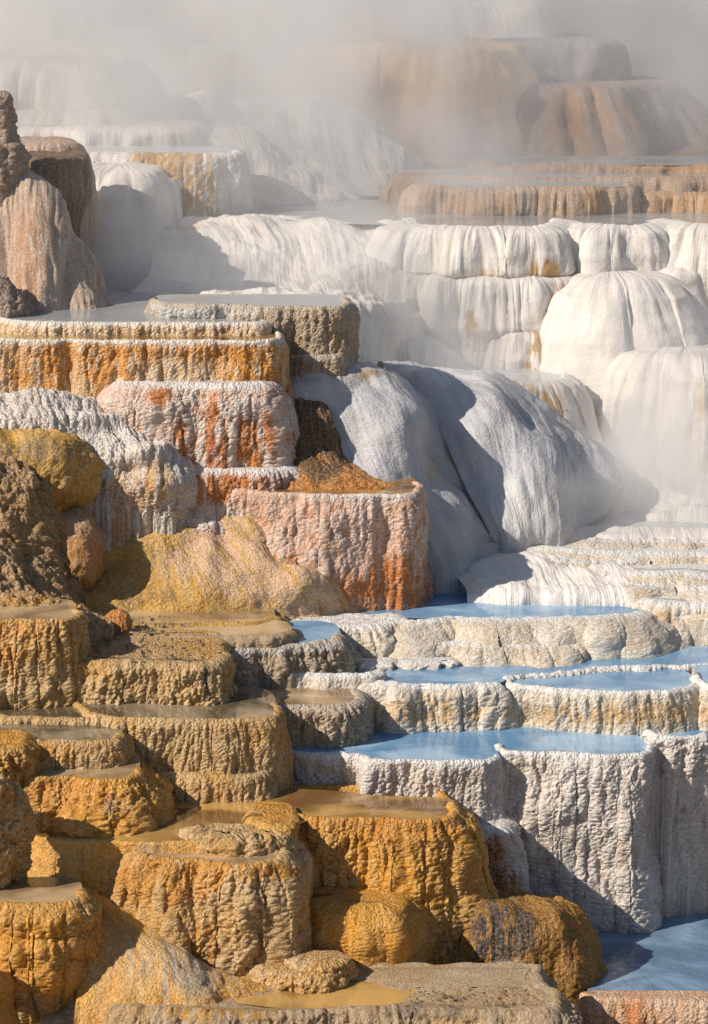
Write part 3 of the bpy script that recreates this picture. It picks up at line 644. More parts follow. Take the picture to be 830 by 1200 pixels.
T('travertine_terrace', 'tiny grey step behind the sandy brown pool', (784, 15.6),
  [(245, 15.7), (265, 15.62), (290, 15.6), (300, 15.68)], [(784, 0), (800, .02), (815, .03)], M['grey'], 'rough', depth=.3, S=.5, cap='pool',
  water=dict(label='small tan pool on the tiny grey step', mat=W['tan']))
T('travertine_terrace', 'low white rim edging the left end of the long blue pool', (791, 15.66),
  [(300, 15.85), (320, 15.72), (370, 15.68), (425, 15.68), (450, 15.75)], [(791, 0), (797, .02), (812, .05)], M['cream'], 'rough', depth=.2, S=.5, wall_amp=.4,rimvar=.006, cap='pool')

# ================================================================== C. blue pools and white terraces, right
infoC1 = T('travertine_terrace', 'tall white drip-covered wall under the large blue pool', (882, 15.02),
  [(578, 15.3), (588, 15.12), (600, 15.04), (650, 15.0), (700, 14.97), (745, 14.98), (764, 15.08), (764, 15.3)],
  [(882, 0), (900, .015), (960, .04), (1030, .07), (1100, .10)], M['white'], 'crust', depth=.5, lip=.02, S=.9, wall_amp=.9, ends=(.03, .02), bumps=[(735, 990, 16, 60, .05), (770, 960, 18, 90, -.05), (650, 960, 40, 80, .02), (600, 930, 14, 60, -.05)])
infoC1c = T('travertine_terrace', 'white wall mostly in shadow at the right edge under the large blue pool', (864, 15.32),
  [(740, 15.5), (760, 15.36), (800, 15.3), (850, 15.28), (900, 15.3)], [(864, 0), (880, .03), (960, .08), (1100, .14)], M['white'], 'crust', depth=.3, lip=.02, ends=(.06, 0), bumps=[(800, 960, 20, 80, .05)])
infoC1a = T('travertine_terrace', 'white terrace block left of the tall drip wall, its left half in shadow', (889, 14.92),
  [(325, 15.2), (345, 15.05), (400, 15.02), (425, 14.98), (440, 14.9), (500, 14.87), (560, 14.87), (580, 14.93), (588, 15.1)],
  [(889, 0), (900, .01), (960, .03), (1010, .05), (1110, .08)], M['white'], 'crust', depth=.45, lip=.02, S=.9, wall_amp=.8, ends=(0, .03), stA=[(480, 930, 60, 30, .3)], bumps=[(432, 920, 10, 30, .05)])
T('travertine_mound', 'white lumpy buttress with a rust-orange hollow, behind the rust-brown block', (972, 14.72),
  [(518, 14.85), (540, 14.76), (572, 14.72), (592, 14.78), (598, 14.92)], [(972, 0), (985, .02), (1010, .055), (1060, .08)], M['white'], 'crust', depth=.18, lip=.05, cap='dry', S=.7,
  stB=[(572, 1005, 20, 34, 1.4), (596, 1035, 10, 14, 1.0)], bumps=[(565, 1030, 18, 26, -.05)], cat='buttress')
zP1 = infoC1['z']-.012
pool_join('large milky blue pool at centre right, above the tall white drip wall', W['blue'], [infoC1a, infoC1, infoC1c], [(920, 15.8), (700, 15.9), (500, 15.9), (330, 15.75)], z=zP1)
T('travertine_terrace', 'low crusty white rim at the right end of the large blue pool', (862, 15.2),
  [(756, 15.32), (770, 15.2), (800, 15.16), (822, 15.2), (832, 15.3)], [(862, 0), (880, .02), (900, .04)], M['white'], 'rough', depth=.02, cap='pool', S=.5, lip=.02, rim_w=.04)
# water level at the very bottom right
zb = P(700, 1082, 15.0)[2]
pool_pts('deep blue pool in the bottom right corner behind the peach wall', W['deep'], zb, [(684, 14.15), (694, 13.85), (720, 13.79), (800, 13.76), (920, 13.74), (940, 15.2), (800, 15.2), (640, 15.2)])
# second tier
infoC2a = T('travertine_terrace', 'cream and white lobed wall with grey cascades on its left, above the large blue pool', (801, 15.62),
  [(398, 15.95), (420, 15.75), (450, 15.64), (500, 15.6), (560, 15.58), (586, 15.64), (596, 15.8)],
  [(801, 0), (812, .03), (830, .05), (860, .07)], M['cream'], 'crust', depth=.5, S=.8, lip=.03, ends=(.05, .10), stA=[(500, 835, 100, 16, .8)], bumps=[(470, 820, 14, 40, .06), (430, 825, 14, 40, .05)])
infoC2b = T('travertine_terrace', 'long straight cream-coloured pool wall with a white rim, right of the lobed wall', (809, 15.52),
  [(590, 15.8), (600, 15.68), (640, 15.57), (700, 15.5), (770, 15.5), (806, 15.56), (820, 15.7)],
  [(809, 0), (825, .02), (860, .04)], M['cream'], 'crust', depth=.28, S=.7, lip=.02, wall_amp=.7, stA=[(700, 838, 130, 12, 1.0)],
  water=dict(label='blue pool behind the long straight cream wall', mat=W['blue']))
T('travertine_terrace', 'cream wall continuing past the right edge beside the long straight wall', (806, 15.5),
  [(812, 15.8), (822, 15.6), (850, 15.5), (900, 15.48)], [(806, 0), (825, .02), (860, .04)], M['cream'], 'crust', depth=.3, S=.7, stA=[(835, 838, 20, 12, 1.0)], water=dict(label='blue pool fragment at the right edge', mat=W['blue']))
infoC3 = T('travertine_terrace', 'thin curving rocky rim separating two blue pools at right', (783, 15.98),
  [(578, 15.72), (600, 15.79), (640, 15.85), (680, 15.93), (700, 15.99), (760, 16.02), (820, 16.06), (900, 16.1)], [(783, 0), (789, .01), (802, .04)], M['cream'], 'knobL', depth=.04, lip=.015, S=.5, rimvar=.008,
  cap='pool', rim_w=.03, ends=(.02, .1))
zP3 = infoC3['z']-.01
pool_join('long milky blue pool running behind the lobed wall to the right edge', W['blue'], [infoC2a, infoC3], [(920, 16.55), (700, 16.55), (500, 16.5), (400, 16.35), (290, 16.15), (300, 15.86), (330, 15.74), (380, 15.74)], z=zP3)
for i, (a, b, c_) in enumerate([(430, 16.05, 'first'), (500, 16.08, 'second')]):
    T('crust_raft', ['white crust raft floating at the left end of the long blue pool', 'second white crust raft, nearer the middle of the long blue pool'][i], (778-i, b-.06),
      [(a-28, b), (a-10, b-.05), (a+12, b-.06), (a+30, b)], [(778-i, 0), (781-i, .03), (790, .05)], M['cream'], 'rough', depth=.07, cap='dry', S=.4, lip=.02, capvar=.006, cat='crust', bot_extra=.02, group='white crust rafts in the long blue pool')
T('travertine_terrace', 'low white lobed terrace holding a sliver of blue pool, centre right', (752, 16.3),
  [(448, 16.6), (475, 16.4), (520, 16.3), (580, 16.26), (640, 16.28), (685, 16.38), (715, 16.55)],
  [(752, 0), (757, .04), (765, .11), (785, .18)], M['cream'], 'crust', depth=.3, S=.8, lip=.02, wall_amp=.7,
  water=dict(label='sliver of blue pool on the low white lobed terrace', mat=W['blue']))
infoC5 = T('travertine_terrace', 'wide white terrace of soft drapes below the long upper blue pool', (722, 16.55),
  [(265, 16.8), (310, 16.68), (350, 16.62), (440, 16.52), (520, 16.48), (600, 16.48), (670, 16.5), (720, 16.58), (760, 16.7), (785, 16.95)],
  [(722, 0), (727, .03), (737, .10), (750, .18), (775, .26)], M['cream'], 'apron', depth=.8, lip=.03, S=1.0, wall_amp=1.2, stA=[(300, 728, 40, 8, .5)],
  bumps=[(700, 735, 60, 25, .10), (560, 738, 50, 10, .04), (440, 735, 30, 12, .05)])
pool_pts('long upper blue pool at the foot of the orange and pink cliff', W['blue'], infoC5['z']-.01,
  [(270, 16.85), (315, 16.72), (350, 16.66), (440, 16.56), (520, 16.52), (600, 16.52), (670, 16.54), (720, 16.62), (755, 16.74), (780, 17.0), (700, 17.3), (300, 17.3)])
T('travertine_terrace', 'low white rim left of the wide white terrace', (734, 16.3),
  [(300, 16.5), (330, 16.36), (380, 16.3), (440, 16.32), (470, 16.5)], [(734, 0), (740, .04), (755, .08)], M['cream'], 'crust', depth=.15, S=.6, cap='dry')
T('travertine_terrace', 'cream ribbed wall at the right edge beside the long upper blue pool', (706, 16.75),
  [(725, 17.1), (745, 16.9), (775, 16.75), (800, 16.7), (860, 16.66), (900, 16.66)], [(706, 0), (715, .03), (735, .06), (765, .10)], M['cream'], 'flow', depth=.5, S=.6, lip=.04, cap='dry', stA=[(782, 730, 20, 20, .9)], capvar=.01)
drape('travertine_mound', 'smooth white mound just behind the long upper blue pool',
  [[(500, 672, 17.6), (580, 652, 17.7), (650, 655, 17.7), (760, 668, 17.6)], [(530, 676, 17.3), (590, 662, 17.35), (660, 664, 17.35), (770, 678, 17.3)], [(545, 690, 17.1), (600, 680, 17.1), (670, 684, 17.1), (780, 694, 17.05)], [(548, 702, 16.98), (610, 698, 16.93), (680, 702, 16.9), (790, 706, 16.9)], [(548, 725, 16.95), (610, 725, 16.9), (680, 728, 16.88), (790, 725, 16.88)]], M['snow'], 'smooth', cat='mound')
T('travertine_terrace', 'cream and white rounded step right of the smooth white mound', (668, 17.25),
  [(640, 17.6), (680, 17.35), (720, 17.22), (780, 17.15), (860, 17.1), (900, 17.1)], [(668, 0), (676, .06), (690, .14), (720, .22)], M['cream'], 'apron', depth=.4, lip=.06, S=1.2, cap='dry', capvar=.01)
T('travertine_terrace', 'wide pale rounded step with milky water on top in the steam', (645, 17.6),
  [(560, 18.1), (600, 17.8), (660, 17.62), (740, 17.56), (820, 17.5), (900, 17.48)], [(645, 0), (652, .06), (664, .14), (690, .26)], M['cream'], 'apron', depth=.7, lip=.05, S=1.3,
  water=dict(label='milky pale pool on the wide rounded step', mat=W['milk']))
T('travertine_terrace', 'pale swelling step below the steaming basin', (618, 18.1),
  [(560, 18.6), (620, 18.2), (690, 18.08), (760, 18.05), (900, 18.0)], [(618, 0), (624, .06), (634, .18), (655, .3)], M['snow'], 'smooth', depth=.8, lip=.06, S=1.4,
  water=dict(label='pale steaming pool above the swelling step', mat=W['milk']))
for a_, d_, p_, l_ in [(632, 17.85, [(590, 18.2), (640, 17.95), (700, 17.85), (770, 17.82), (900, 17.78)], 'thin white rippled shelf nearest the steaming basin'),
                       (657, 17.42, [(560, 17.75), (600, 17.55), (660, 17.42), (720, 17.4), (760, 17.5)], 'thin white shelf ending short of the right edge, below the wide pale step'),
                       (686, 17.0, [(700, 17.3), (740, 17.08), (790, 17.0), (900, 16.96)], 'thin cream shelf just above the cream ribbed wall')]:
    T('travertine_shelf', l_, (a_, d_), p_, [(a_, 0), (a_+4, .05), (a_+10, .12), (a_+22, .2)], M['cream'], 'apron', depth=.3, lip=.03, S=.8, cat='shelf', wall_amp=1.2, rimvar=.012)
drape('travertine_slope', 'smooth white slope in steam at the foot of the white domes',
  [[(560, 540, 20.0), (650, 530, 20.0), (740, 525, 20.0), (900, 520, 20.0)], [(600, 560, 19.3), (680, 552, 19.3), (760, 556, 19.3), (900, 548, 19.3)], [(590, 590, 18.9), (680, 585, 18.8), (760, 588, 18.8), (900, 585, 18.8)], [(570, 618, 18.6), (680, 610, 18.4), (760, 610, 18.4), (900, 610, 18.4)], [(560, 650, 18.5), (680, 640, 18.35), (760, 640, 18.3), (900, 640, 18.3)]], M['snow'], 'smooth', cat='slope', S=1.4, amp=1.3)

# ================================================================== D. orange and pink cliff
T('travertine_terrace', 'pink and orange flat-topped cliff above the long upper blue pool', (578, 16.8),
  [(255, 17.05), (290, 16.88), (350, 16.8), (420, 16.76), (470, 16.76), (490, 16.84), (497, 17.0), (490, 17.2)],
  [(578, 0), (600, .012), (660, .015), (690, .03), (735, .04)], M['pink'], 'crust', depth=.4, lip=.02, S=1.0, wall_amp=.8,
  stA=[(470, 690, 40, 40, 1.0), (400, 700, 70, 22, .8), (330, 670, 20, 40, .5), (310, 700, 60, 20, .8)], stB=[(430, 582, 80, 10, .6)], bumps=[(345, 690, 50, 40, .12), (300, 700, 50, 40, .14), (380, 640, 14, 80, .03), (450, 650, 14, 90, -.02)],
  water=dict(label='thin rust-tinted pool on top of the pink cliff', mat=W['amber']))
drape('travertine_slope', 'yellow-ochre slope fading to pink and white, sweeping down to the pools at left',
  [[(60, 582, 17.3), (150, 586, 17.2), (240, 586, 17.1), (300, 585, 17.1), (340, 590, 17.2)], [(85, 600, 17.05), (150, 598, 16.98), (240, 606, 16.92), (305, 618, 16.86), (345, 630, 17.05)], [(98, 635, 16.85), (165, 628, 16.78), (250, 636, 16.76), (325, 652, 16.80), (375, 662, 17.0)],
   [(98, 672, 16.65), (170, 672, 16.58), (270, 676, 16.54), (360, 680, 16.58), (415, 680, 16.9)], [(98, 705, 16.45), (180, 712, 16.4), (290, 714, 16.44), (385, 716, 16.56), (440, 716, 16.85)], [(98, 735, 16.3), (180, 738, 16.35), (290, 738, 16.4), (400, 738, 16.52), (445, 735, 16.8)]], M['yellow'], 'apron', cat='slope', S=1.2, amp=1.1,
  stA=[(345, 640, 70, 45, 3.0), (270, 610, 80, 14, 3.0), (390, 690, 50, 40, 2.5), (250, 660, 60, 40, .8)], stB=[(180, 700, 60, 14, .5)], bumps=[(300, 650, 20, 30, .05), (245, 650, 14, 60, .04), (350, 690, 20, 30, .05)])
T('travertine_terrace', 'white-capped pink step between the orange-streaked tiers and the pink cliff', (550, 17.0),
  [(150, 17.2), (175, 17.06), (230, 16.98), (300, 16.96), (335, 17.02), (348, 17.15), (345, 17.3)], [(550, 0), (560, .03), (575, .05), (600, .08), (620, .12)], M['pinkwhite'], 'crust', depth=.35, lip=.05, cap='dry', S=.8,
  stA=[(180, 580, 30, 18, 1.2), (280, 572, 60, 16, 1.2), (210, 570, 20, 20, .9)])
T('travertine_terrace', 'white and rust-streaked lower tier under the orange-dripping wall', (448, 17.25),
  [(125, 17.4), (150, 17.26), (200, 17.18), (270, 17.16), (308, 17.22), (322, 17.36)], [(448, 0), (465, .05), (470, .08), (490, .11), (550, .15)], M['pinkwhite'], 'crust', depth=.2, lip=.05, cap='dry', S=.95,
  stA=[(190, 462, 12, 12, 1.2), (215, 525, 14, 30, 1.5), (252, 520, 12, 50, 1.6), (300, 520, 20, 36, 1.2), (170, 520, 18, 40, .5)], stB=[(250, 530, 6, 30, 1.2)], bumps=[(165, 500, 30, 60, .03), (210, 480, 30, 20, .03)])
infoD4 = T('travertine_terrace', 'big white wall with dripping orange streaks, widest tier of the orange cascade', (397, 17.42),
  [(-90, 17.45), (20, 17.4), (120, 17.36), (230, 17.34), (300, 17.34), (325, 17.42), (332, 17.56), (328, 17.75)],
  [(397, 0), (410, .01), (450, .04), (500, .09), (560, .14)], M['orangewhite'], 'crust', depth=.32, lip=.015, S=.8, wall_amp=.8,
  stA=[(125, 430, 26, 40, 1.4), (65, 430, 14, 36, 1.1), (300, 440, 40, 40, 1.0), (200, 410, 120, 14, .7), (20, 440, 30, 30, .5), (305, 500, 22, 60, 1.4)], stB=[(325, 500, 16, 60, 1.2)],
  water=dict(label='thin strip of water on the orange-streaked wall', mat=W['amber']))
drape('travertine_slope', 'white crusty slope trailing down under the orange-streaked wall at left',
  [[(-60, 440, 17.6), (40, 448, 17.5), (120, 462, 17.45), (190, 505, 17.5), (240, 540, 17.6)], [(-60, 462, 17.2), (30, 466, 17.2), (115, 480, 17.15), (195, 528, 17.05), (250, 552, 17.2)],
   [(-60, 482, 17.0), (30, 486, 17.0), (120, 504, 16.97), (200, 548, 16.85), (255, 565, 17.1)], [(-60, 505, 16.88), (40, 510, 16.88), (135, 545, 16.82), (205, 580, 16.76), (250, 600, 17.05)],
   [(-60, 560, 16.8), (40, 570, 16.8), (130, 590, 16.8), (200, 612, 16.74), (245, 620, 17.0)]], M['white'], 'crust', cat='slope', S=1.1, stA=[(150, 575, 50, 30, .9)], bumps=[(60, 470, 60, 6, .05), (120, 492, 40, 7, .06), (170, 535, 30, 9, .07), (190, 570, 30, 12, .05), (85, 505, 40, 8, -.04), (150, 552, 25, 8, -.05)])
infoD5 = T('travertine_terrace', 'long low white and ochre rim in front of the misty grey pool', (376, 17.75),
  [(-10, 18.0), (8, 17.82), (40, 17.7), (130, 17.66), (220, 17.66), (290, 17.66), (308, 17.7), (315, 17.85)], [(376, 0), (385, .015), (400, .03)], M['orangewhite'], 'crust', depth=.3, S=.5, lip=.02, wall_amp=.7,
  stB=[(135, 384, 12, 8, .5), (260, 384, 20, 8, .5)])
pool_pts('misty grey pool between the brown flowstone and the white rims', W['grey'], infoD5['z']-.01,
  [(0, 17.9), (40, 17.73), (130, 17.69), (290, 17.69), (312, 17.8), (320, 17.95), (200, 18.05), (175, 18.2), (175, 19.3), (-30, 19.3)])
infoD6 = T('travertine_terrace', 'grey pitted block with a square right corner and white rim beside the misty pool', (357, 17.92),
  [(176, 18.25), (186, 18.04), (220, 17.94), (290, 17.9), (350, 17.82), (390, 17.82), (406, 17.92), (411, 18.1), (405, 18.3)], [(357, 0), (368, .01), (400, .02), (440, .03)], M['grey'], 'crust', depth=.25, S=.8, lip=.02,
  stB=[(240, 362, 70, 12, 1.2)], stA=[(392, 395, 10, 40, .5)], water=dict(label='pale water film on the grey pitted block', mat=W['grey']))
T('travertine_terrace', 'small grey ledge tucked under the grey pitted block', (417, 17.7),
  [(330, 17.85), (345, 17.74), (370, 17.7), (395, 17.72), (404, 17.82)], [(417, 0), (425, .015), (440, .03)], M['grey'], 'crust', depth=.15, S=.6, cap='pool', water=dict(label='tiny pool on the small grey ledge', mat=W['amber']))
drape('wet_channel', 'dark wet channel spilling orange water beside the rust-streaked tiers',
  [[(340, 445, 17.75), (355, 450, 17.75), (372, 462, 17.75), (385, 470, 17.75)], [(338, 470, 17.55), (356, 468, 17.55), (378, 478, 17.52), (392, 495, 17.5)], [(338, 515, 17.4), (360, 518, 17.32), (384, 525, 17.3), (408, 540, 17.35)],
   [(335, 548, 17.2), (365, 549, 17.12), (405, 553, 17.12), (440, 565, 17.15)], [(330, 570, 17.0), (375, 568, 16.98), (430, 568, 16.98), (480, 574, 17.0)], [(330, 590, 16.95), (375, 585, 16.93), (430, 585, 16.93), (480, 590, 16.97)]], M['orange'], 'apron', cat='channel', S=.7,
  stA=[(352, 485, 34, 50, 3.5), (382, 520, 20, 30, 2.5)], amp=1.2)

# ---------------- left brown and yellow masses
drape('travertine_mound', 'bulging yellow-brown overhang at the left edge under the white crusty slope',
  [[(-70, 500, 17.25), (0, 498, 17.25), (60, 508, 17.15), (105, 525, 17.10)], [(-70, 500, 16.95), (0, 500, 16.90), (70, 510, 16.85), (116, 532, 16.95)], [(-70, 525, 16.70), (0, 522, 16.65), (70, 530, 16.63), (117, 548, 16.85)],
   [(-70, 555, 16.60), (0, 550, 16.57), (70, 560, 16.55), (112, 572, 16.75)], [(-70, 590, 16.65), (0, 590, 16.65), (60, 588, 16.63), (96, 598, 16.80)], [(-70, 610, 16.85), (0, 610, 16.85), (55, 604, 16.85), (88, 604, 16.95)]], M['yellow'], 'apron', cat='mound', S=.8, amp=1.5,
  stB=[(40, 530, 60, 14, .8), (60, 560, 60, 20, .4)])
drape('rock_outcrop', 'crumbly brown rock face below the yellow-brown overhang at the left edge',
  [[(-70, 530, 16.62), (-10, 528, 16.57), (30, 545, 16.52), (60, 560, 16.57)], [(-70, 545, 16.37), (-10, 545, 16.32), (35, 560, 16.32), (62, 578, 16.42)], [(-70, 600, 16.22), (-10, 600, 16.22), (35, 605, 16.27), (72, 615, 16.42)], [(-70, 650, 16.12), (-10, 655, 16.12), (40, 655, 16.22), (85, 670, 16.42)], [(-70, 700, 16.02), (-10, 700, 16.02), (50, 700, 16.12), (100, 705, 16.32)]], M['rubble'], 'rough', cat='rock', S=1.3, amp=1.3)
drape('boulder', 'smooth orange-brown boulder at the foot of the crumbly rock face',
  [[(66, 612, 16.72), (80, 598, 16.72), (100, 600, 16.72), (112, 615, 16.82)], [(66, 622, 16.52), (82, 608, 16.47), (104, 612, 16.50), (117, 632, 16.72)], [(67, 650, 16.42), (84, 645, 16.34), (106, 648, 16.38), (120, 658, 16.67)], [(72, 676, 16.42), (88, 676, 16.32), (104, 676, 16.37), (116, 676, 16.67)], [(78, 700, 16.52), (90, 698, 16.47), (102, 695, 16.52), (112, 690, 16.72)]], M['boulder'], 'apron', cat='boulder', S=.6, amp=1.2, stA=[(100, 660, 30, 30, 1.0)])
drape('rubble_slope', 'crumbly brown rubble slope running down to the two-tiered block',
  [[(-70, 620, 16.2), (0, 632, 16.2), (50, 668, 16.2), (90, 700, 16.2)], [(-70, 640, 15.95), (0, 652, 15.95), (50, 684, 15.95), (100, 716, 16.0)], [(-70, 680, 15.75), (0, 685, 15.75), (60, 706, 15.75), (120, 726, 15.85)], [(-70, 712, 15.5), (0, 712, 15.5), (60, 722, 15.55), (130, 742, 15.7)], [(-70, 760, 15.4), (0, 760, 15.4), (60, 770, 15.45), (130, 780, 15.55)]], M['rubble'], 'rough', cat='slope', S=1.0, amp=1.2, stA=[(40, 708, 50, 8, .8)])
drape('rock', 'small broken orange rock at the foot of the yellow slope',
  [[(122, 728, 15.95), (132, 718, 15.95), (146, 718, 15.95), (154, 728, 15.95)], [(124, 726, 15.9), (133, 716, 15.88), (147, 717, 15.88), (156, 728, 15.9)], [(124, 735, 15.84), (134, 731, 15.82), (147, 731, 15.82), (156, 737, 15.86)]], M['orange'], 'rough', cat='rock', S=.5, amp=.5, kind='thing')

# ================================================================== G. brown flowstone upper left
G_ = dict(cat='flowstone')
drape('flowstone_mound', 'big brown flowstone mound streaming down at the left edge above the misty pool',
  [[(-80, 190, 19.6), (-10, 186, 19.5), (20, 195, 19.4), (45, 225, 19.3), (70, 265, 19.3)], [(-80, 196, 19.2), (-10, 192, 19.15), (25, 205, 19.0), (58, 245, 18.98), (92, 292, 19.05)], [(-80, 240, 18.95), (-10, 238, 18.85), (30, 252, 18.75), (72, 285, 18.75), (112, 322, 18.9)],
   [(-80, 300, 18.75), (-10, 300, 18.65), (40, 305, 18.55), (85, 325, 18.6), (128, 350, 18.8)], [(-80, 366, 18.5), (-10, 366, 18.45), (45, 368, 18.38), (95, 368, 18.45), (137, 366, 18.7)], [(-80, 395, 18.45), (-10, 395, 18.4), (45, 395, 18.35), (95, 392, 18.4), (137, 385, 18.65)]],
  M['brownrock'], 'flow', S=.9, stA=[(30, 310, 22, 60, .9)], bumps=[(60, 230, 30, 50, .05), (8, 290, 14, 70, -.06), (50, 320, 24, 70, .06), (100, 330, 16, 40, .05), (77, 320, 7, 60, -.05)], **G_)
drape('flowstone_mound', 'small crusted grey knob at the left edge beside the misty pool',
  [[(-60, 340, 18.3), (-10, 325, 18.3), (15, 332, 18.3), (30, 350, 18.35)], [(-60, 335, 18.15), (-10, 328, 18.12), (20, 342, 18.15), (38, 362, 18.25)], [(-60, 365, 18.0), (-10, 362, 18.0), (20, 366, 18.02), (42, 373, 18.2)], [(-60, 400, 17.95), (-10, 400, 17.95), (20, 398, 17.98), (42, 392, 18.15)]], M['spall'], 'rough', S=.8, **G_)
T('rock_spire', 'narrow grey-brown rock spire rising at the left edge', (108, 19.0), [(-22, 19.1), (-10, 19.0), (0, 18.97), (10, 19.0), (14, 19.1)],
  [(108, 0), (112, .01), (150, .02), (180, .03), (215, .07)], M['spall'], 'rough', depth=.1, lip=.04, cap='dry', S=.5, cat='spire', wall_amp=.8)
T('rock_lump', 'crusted knob at the foot of the narrow spire', (166, 18.95), [(-25, 19.05), (-5, 18.93), (12, 18.93), (20, 19.05)],
  [(166, 0), (172, .03), (190, .05), (215, .07)], M['spall'], 'rough', depth=.12, lip=.05, cap='dry', S=.5, cat='rock')
T('rock_block', 'dark brown dripping block with a rounded right side behind the brown flowstone', (186, 19.4), [(10, 19.7), (25, 19.5), (55, 19.4), (80, 19.42), (91, 19.55), (92, 19.8)],
  [(186, 0), (192, .02), (210, .035), (235, .02), (262, -.04), (290, -.06)], M['darkrock'], 'flow', depth=.45, lip=.04, cap='dry', S=.5, capvar=.02, rimvar=.012, cat='rock')
T('travertine_mound', 'pale tan cap rising behind the dark brown dripping block', (166, 20.2), [(10, 20.5), (30, 20.28), (55, 20.2), (78, 20.3), (86, 20.5)],
  [(166, 0), (172, .06), (190, .10), (230, .12)], M['apricot'], 'flow', depth=.3, lip=.1, cap='dry', S=.6, cat='mound')

# ================================================================== E. grey-white mounds in the middle
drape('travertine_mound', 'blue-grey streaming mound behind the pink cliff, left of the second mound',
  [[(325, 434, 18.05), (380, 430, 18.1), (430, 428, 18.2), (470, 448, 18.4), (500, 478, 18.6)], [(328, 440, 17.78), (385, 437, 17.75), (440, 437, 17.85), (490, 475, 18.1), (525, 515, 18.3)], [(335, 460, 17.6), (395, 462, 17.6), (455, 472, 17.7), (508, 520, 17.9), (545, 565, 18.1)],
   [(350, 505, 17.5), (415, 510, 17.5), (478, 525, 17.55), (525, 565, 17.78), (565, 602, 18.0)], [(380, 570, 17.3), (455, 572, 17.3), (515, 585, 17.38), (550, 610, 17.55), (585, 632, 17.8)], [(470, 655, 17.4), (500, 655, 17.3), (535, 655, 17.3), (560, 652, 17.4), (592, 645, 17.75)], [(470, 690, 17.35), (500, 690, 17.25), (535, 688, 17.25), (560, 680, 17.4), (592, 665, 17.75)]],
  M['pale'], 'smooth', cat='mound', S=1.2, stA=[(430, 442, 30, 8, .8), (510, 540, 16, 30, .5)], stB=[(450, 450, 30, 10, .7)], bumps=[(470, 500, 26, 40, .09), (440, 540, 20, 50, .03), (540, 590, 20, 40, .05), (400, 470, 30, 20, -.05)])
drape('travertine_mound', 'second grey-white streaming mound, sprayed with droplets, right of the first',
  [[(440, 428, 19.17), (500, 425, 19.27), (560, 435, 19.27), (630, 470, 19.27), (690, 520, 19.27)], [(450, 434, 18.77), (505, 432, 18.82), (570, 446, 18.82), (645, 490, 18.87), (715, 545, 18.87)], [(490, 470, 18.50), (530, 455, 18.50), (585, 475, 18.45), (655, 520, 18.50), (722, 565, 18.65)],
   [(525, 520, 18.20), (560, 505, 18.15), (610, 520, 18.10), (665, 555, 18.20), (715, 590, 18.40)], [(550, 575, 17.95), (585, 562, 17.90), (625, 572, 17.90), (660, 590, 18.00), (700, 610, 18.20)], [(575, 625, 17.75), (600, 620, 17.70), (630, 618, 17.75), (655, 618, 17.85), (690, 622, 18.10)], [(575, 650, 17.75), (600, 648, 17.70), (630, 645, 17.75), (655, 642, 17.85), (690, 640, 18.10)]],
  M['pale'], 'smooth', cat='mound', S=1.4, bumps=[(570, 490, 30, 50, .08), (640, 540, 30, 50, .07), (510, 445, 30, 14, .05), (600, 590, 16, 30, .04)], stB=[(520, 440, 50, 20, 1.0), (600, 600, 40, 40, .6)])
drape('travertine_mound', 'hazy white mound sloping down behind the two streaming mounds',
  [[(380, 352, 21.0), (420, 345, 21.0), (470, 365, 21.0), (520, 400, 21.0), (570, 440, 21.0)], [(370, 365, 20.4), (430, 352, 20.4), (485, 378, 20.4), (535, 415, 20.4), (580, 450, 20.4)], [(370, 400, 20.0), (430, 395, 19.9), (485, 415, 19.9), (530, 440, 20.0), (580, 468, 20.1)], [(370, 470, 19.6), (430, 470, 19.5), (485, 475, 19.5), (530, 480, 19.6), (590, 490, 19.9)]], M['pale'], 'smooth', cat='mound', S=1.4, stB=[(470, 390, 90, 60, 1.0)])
T('travertine_terrace', 'small white terrace with brown streaks below the tall buttress', (449, 19.5),
  [(548, 19.9), (570, 19.65), (610, 19.5), (645, 19.5), (662, 19.65), (668, 19.9)], [(449, 0), (455, .03), (480, .12), (520, .2), (580, .28)], M['snow'], 'flow', depth=.35, lip=.04, S=.7, stA=[(598, 470, 22, 24, 1.2), (640, 475, 20, 18, .8)], cap='pool', water=dict(label='thin pool on the small brown-streaked white terrace', mat=W['milk']))

# ================================================================== I. white buttresses
def B_(label, top, pts, prof, mat='snow', **k):
    k.setdefault('depth', .9); k.setdefault('lip', .10); k.setdefault('cap', 'dry'); k.setdefault('capvar', .01)
    return T('travertine_buttress', label, top, pts, prof, M[mat], 'flow', cat='buttress', **k)
infoI = B_('upper bulging tier of the tall white buttress at centre right', (266, 20.7), [(455, 21.1), (475, 20.85), (530, 20.72), (600, 20.68), (640, 20.74), (658, 20.95), (662, 21.3)],
  [(266, 0), (275, .08), (300, .17), (322, .19), (330, .10), (350, .08)], rimvar=.01, S=1.0, cap='pool', stA=[(640, 318, 16, 14, .8), (560, 320, 60, 8, .3)], bot_extra=.1)
B_('middle tier of the tall white buttress with golden streaks', (322, 20.55), [(440, 21.0), (465, 20.7), (530, 20.56), (600, 20.5), (645, 20.55), (668, 20.75), (672, 21.1)],
  [(322, 0), (330, .05), (350, .10), (385, .16), (398, .10), (420, .08)], stA=[(655, 370, 16, 30, 1.4), (552, 378, 8, 14, 1.0)], S=1.0, depth=.5, bot_extra=.1)
B_('lower tier of the tall white buttress with golden streaks', (384, 20.4), [(525, 20.9), (548, 20.6), (590, 20.42), (630, 20.38), (655, 20.5), (664, 20.8)],
  [(384, 0), (394, .06), (420, .12), (450, .15), (490, .18), (520, .20)], stA=[(632, 420, 14, 40, 1.4), (655, 430, 12, 60, 1.4)], S=.9, depth=.5)
